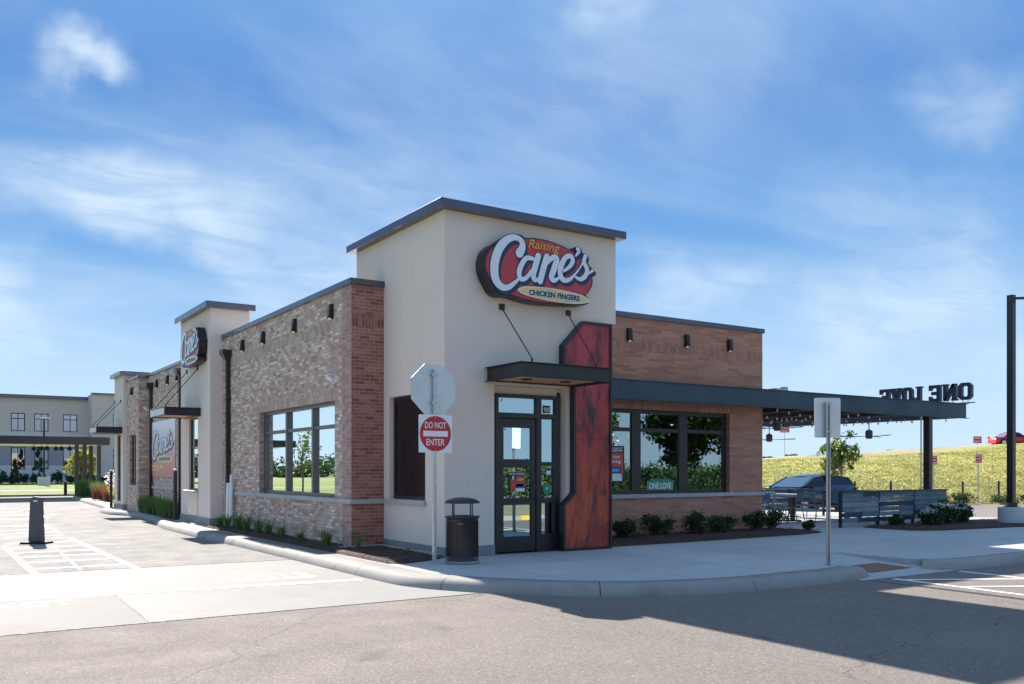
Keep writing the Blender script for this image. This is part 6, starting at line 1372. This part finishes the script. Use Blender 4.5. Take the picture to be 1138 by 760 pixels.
def car(name, label, origin, heading, L, Wd, Hh, paint, style='hatch'):
    """origin = ground point under the middle; heading = angle of the nose"""
    t = thing(name, label, 'car', origin, rz=heading); ox, oy, oz = origin
    P = lambda x, y, z: (ox + x, oy + y, oz + z)
    h2 = L / 2
    if style == 'hatch':
        belt = [(-h2, .60), (-h2 + .03, .98), (-h2 + .25, 1.10), (-0.9, 1.09), (0.4, 1.04), (0.95, 1.02), (1.5, .94), (h2 - .35, .80), (h2 - .05, .62), (h2, .48)]
        roof = [(-h2 + .12, 1.08), (-h2 + .40, Hh - .10), (-h2 + .95, Hh - .02), (-0.6, Hh), (-0.05, Hh - .02), (0.40, Hh - .10), (1.25, 1.02)]
    else:
        belt = [(-h2, .55), (-h2 + .05, .84), (-h2 + .7, .92), (-0.9, .93), (0.4, .90), (0.85, .88), (1.5, .80), (h2 - .3, .68), (h2 - .05, .55), (h2, .45)]
        roof = [(-h2 + .85, .92), (-h2 + 1.35, Hh - .13), (-0.7, Hh - .01), (-0.2, Hh), (0.15, Hh - .06), (0.95, .88)]
    wf = lambda x: (Wd / 2) * (1 - 0.10 * abs(x / h2) ** 4)
    m_ = MB(); ring = []
    for x, zt in belt:
        w = wf(x); zb = .24
        ring.append([P(x, -w * .93, zb), P(x, -w, zb + .12), P(x, -w * 1.0, min(zt, .62)), P(x, -w * .97, zt - .03), P(x, -w * .86, zt), P(x, 0, zt + .02), P(x, w * .86, zt), P(x, w * .97, zt - .03), P(x, w, min(zt, .62)), P(x, w, zb + .12), P(x, w * .93, zb)])
    n_ = len(ring[0]); vs = [v for r_ in ring for v in r_]
    m_.add(vs, [(i * n_ + k, (i + 1) * n_ + k, (i + 1) * n_ + (k + 1) % n_, i * n_ + (k + 1) % n_) for i in range(len(ring) - 1) for k in range(n_)], 0, True); m_.add(ring[0], [tuple(range(n_))[::-1]]); m_.add(ring[-1], [tuple(range(n_))])
    # roof skin
    rs = []
    for x, z in roof: w = wf(x) * (.90 if z < 1.1 else .74); rs.append([P(x, -w, z - .03), P(x, -w * .6, z + .008), P(x, 0, z + .02), P(x, w * .6, z + .008), P(x, w, z - .03)])
    i0, i1 = (1, len(rs) - 2); sub = rs[i0:i1 + (0 if style == 'hatch' else 0) + 0] if False else rs[1:-1]
    vs = [v for r_ in sub for v in r_]; m_.add(vs, [(i * 5 + k, (i + 1) * 5 + k, (i + 1) * 5 + k + 1, i * 5 + k + 1) for i in range(len(sub) - 1) for k in range(4)], 0, True)
    for s in (-1, 1):   # pillars
        for (xa, za), (xb, zb) in ((roof[0], roof[1]), (roof[-1], roof[-2])):
            m_.beam(P(xa, s * wf(xa) * .90, za - .02), P(xb, s * wf(xb) * .74, zb - .02), 0.07, 0.07)
        xm = -0.25; m_.beam(P(xm, s * wf(xm) * .93, .95), P(xm - .05, s * wf(xm) * .745, Hh - .05), 0.07, 0.05)
    body = m_.build('body', paint, t)
    g_ = MB()
    for s in (-1, 1):
        lo = [(x, s * wf(x) * .925, belt_z) for x, belt_z in ((roof[0][0] + .1, 1.08 if style == 'hatch' else .9), (-0.3, 1.06 if style == 'hatch' else .92), (roof[-1][0] - .06, 1.03 if style == 'hatch' else .87))]
        hi = [(x, s * wf(x) * .735, z - .045) for x, z in roof[1:-1]]
        pts = [P(*p) for p in lo] + [P(*p) for p in hi[::-1]]; g_.add(pts, [tuple(range(len(pts)))])
    g_.build('side_glass', 'glass_car_side', t)
    g_ = MB(); a, b = roof[-1], roof[-2]; wa, wb = wf(a[0]) * .86, wf(b[0]) * .70; g_.quad(P(a[0], -wa, a[1]), P(a[0], wa, a[1]), P(b[0], wb, b[1]), P(b[0], -wb, b[1])); g_.build('windscreen', 'glass_car', t)
    g_ = MB(); a, b = roof[0], roof[1]; g_.quad(P(a[0], -wf(a[0]) * .86, a[1]), P(a[0], wf(a[0]) * .86, a[1]), P(b[0], wf(b[0]) * .70, b[1]), P(b[0], -wf(b[0]) * .70, b[1])); g_.build('rear_glass', 'glass_car', t)
    for x in (-h2 + .82, h2 - .85):
        for s in (-1, 1):
            w = Wd / 2; wmb = MB(); wmb.tube([P(x, s * (w - .20), .33), P(x, s * (w + .005), .33)], 0.33, 26, smooth=False); wh = wmb.build('wheel', 'rubber', t)
            wmb = MB(); wmb.tube([P(x, s * (w + .006), .33), P(x, s * (w + .014), .33)], 0.22, 20, smooth=False); wmb.build('rim', 'alloy', wh)
            wmb = MB(); wmb.tube([P(x, s * (w - .25), .36), P(x, s * (w + .001), .36)], 0.385, 26, smooth=False); wmb.build('wheel_arch', 'rubber', t)
    for s in (-1, 1):
        m_ = MB(); m_.box(ox + h2 - .28, ox + h2 + .005 - .06, oy + s * (Wd / 2 - .22) - .15, oy + s * (Wd / 2 - .22) + .15, oz + .66, oz + .78); m_.build('headlight', 'lamp_clear', t)
        m_ = MB(); m_.box(ox - h2 - .01, ox - h2 + .12, oy + s * (Wd / 2 - .16) - .12, oy + s * (Wd / 2 - .16) + .12, oz + .78, oz + .98); m_.build('tail_light', 'lamp_red', t)
        m_ = MB(); yc = oy + s * (Wd / 2 + .06); m_.box(ox + .70, ox + .86, yc - .09, yc + .09, oz + .93, oz + 1.05); m_.build('wing_mirror', paint, t, bevel=0.02)
    return t
car('parked_car', 'dark blue hatchback parked beyond the patio under the young tree', (21.15, 9.2, RZ), R(180), 4.1, 1.7, 1.50, 'car_blue')
p = rd(uu(1126) * 94, 94, 4.0); car('passing_car', 'red saloon on the crest of the grass bank behind the lamp pole', p, math.atan2(-S_, C_), 4.5, 1.8, 1.45, 'car_red', 'saloon')

# ================================================================== ACROSS THE STREET (seen only in the glass)
for i, (x, y, h, r_) in enumerate([(44.5, -28, 12, 5.0), (50, -33, 14, 5.4), (47, -38, 9, 4.4), (41.5, -45, 8, 3.0), (36, -60, 9, 3.6), (56, -38, 13, 5.0)]):
    tree('street_tree', 'broad dark tree across the street reflected in the wing window', (x, y, 0.2), h, (0, 0, h * .55), (r_, r_, h * .42), 'leaf_forest', 9000, 0.26, 0.22, 200 + i, 'trees across the street', nclust=80)
t = thing('hedge', 'long dark hedge added across the street to darken the entrance door glass', 'hedge', (26, -20, 0)); mb = MB(); rng = np.random.default_rng(8)  # unseen hedge, added so the door glass reflects something dark
leaves(mb, rng, [(x, -20 + rng.normal(0, .3), rng.uniform(.2, 1.7)) for x in np.arange(9, 60, 0.12)], 26000, (.25, .3, .2), .11); mb.build('foliage', 'leaf_dark', t)
tree('lawn_tree', 'young tree on the lawn across the lane reflected in the side window', (-14.3, 43, -.05), 4.6, (0, 0, 3.0), (1.1, 1.1, 1.4), 'leaf_young', 260, .12, .05, 210)
rng = np.random.default_rng(77); mb = MB()
cs = []
for k in range(420):
    a = rng.uniform(0, 1); x = -30 - 170 * a; y = 185 + rng.uniform(0, 16) - 60 * a; cs.append((x, y, rng.uniform(0.3, 3.2 + 1.6 * math.sin(x * .13) + 1.2 * math.sin(x * .43))))
leaves(mb, rng, cs, 30000, (2.6, 2.0, 0.8), 0.5)
o = mb.build('far_wood', 'leaf_forest'); tag(o, 'distant belt of dark trees beyond the lawn across the lane', 'wood', kind='stuff')
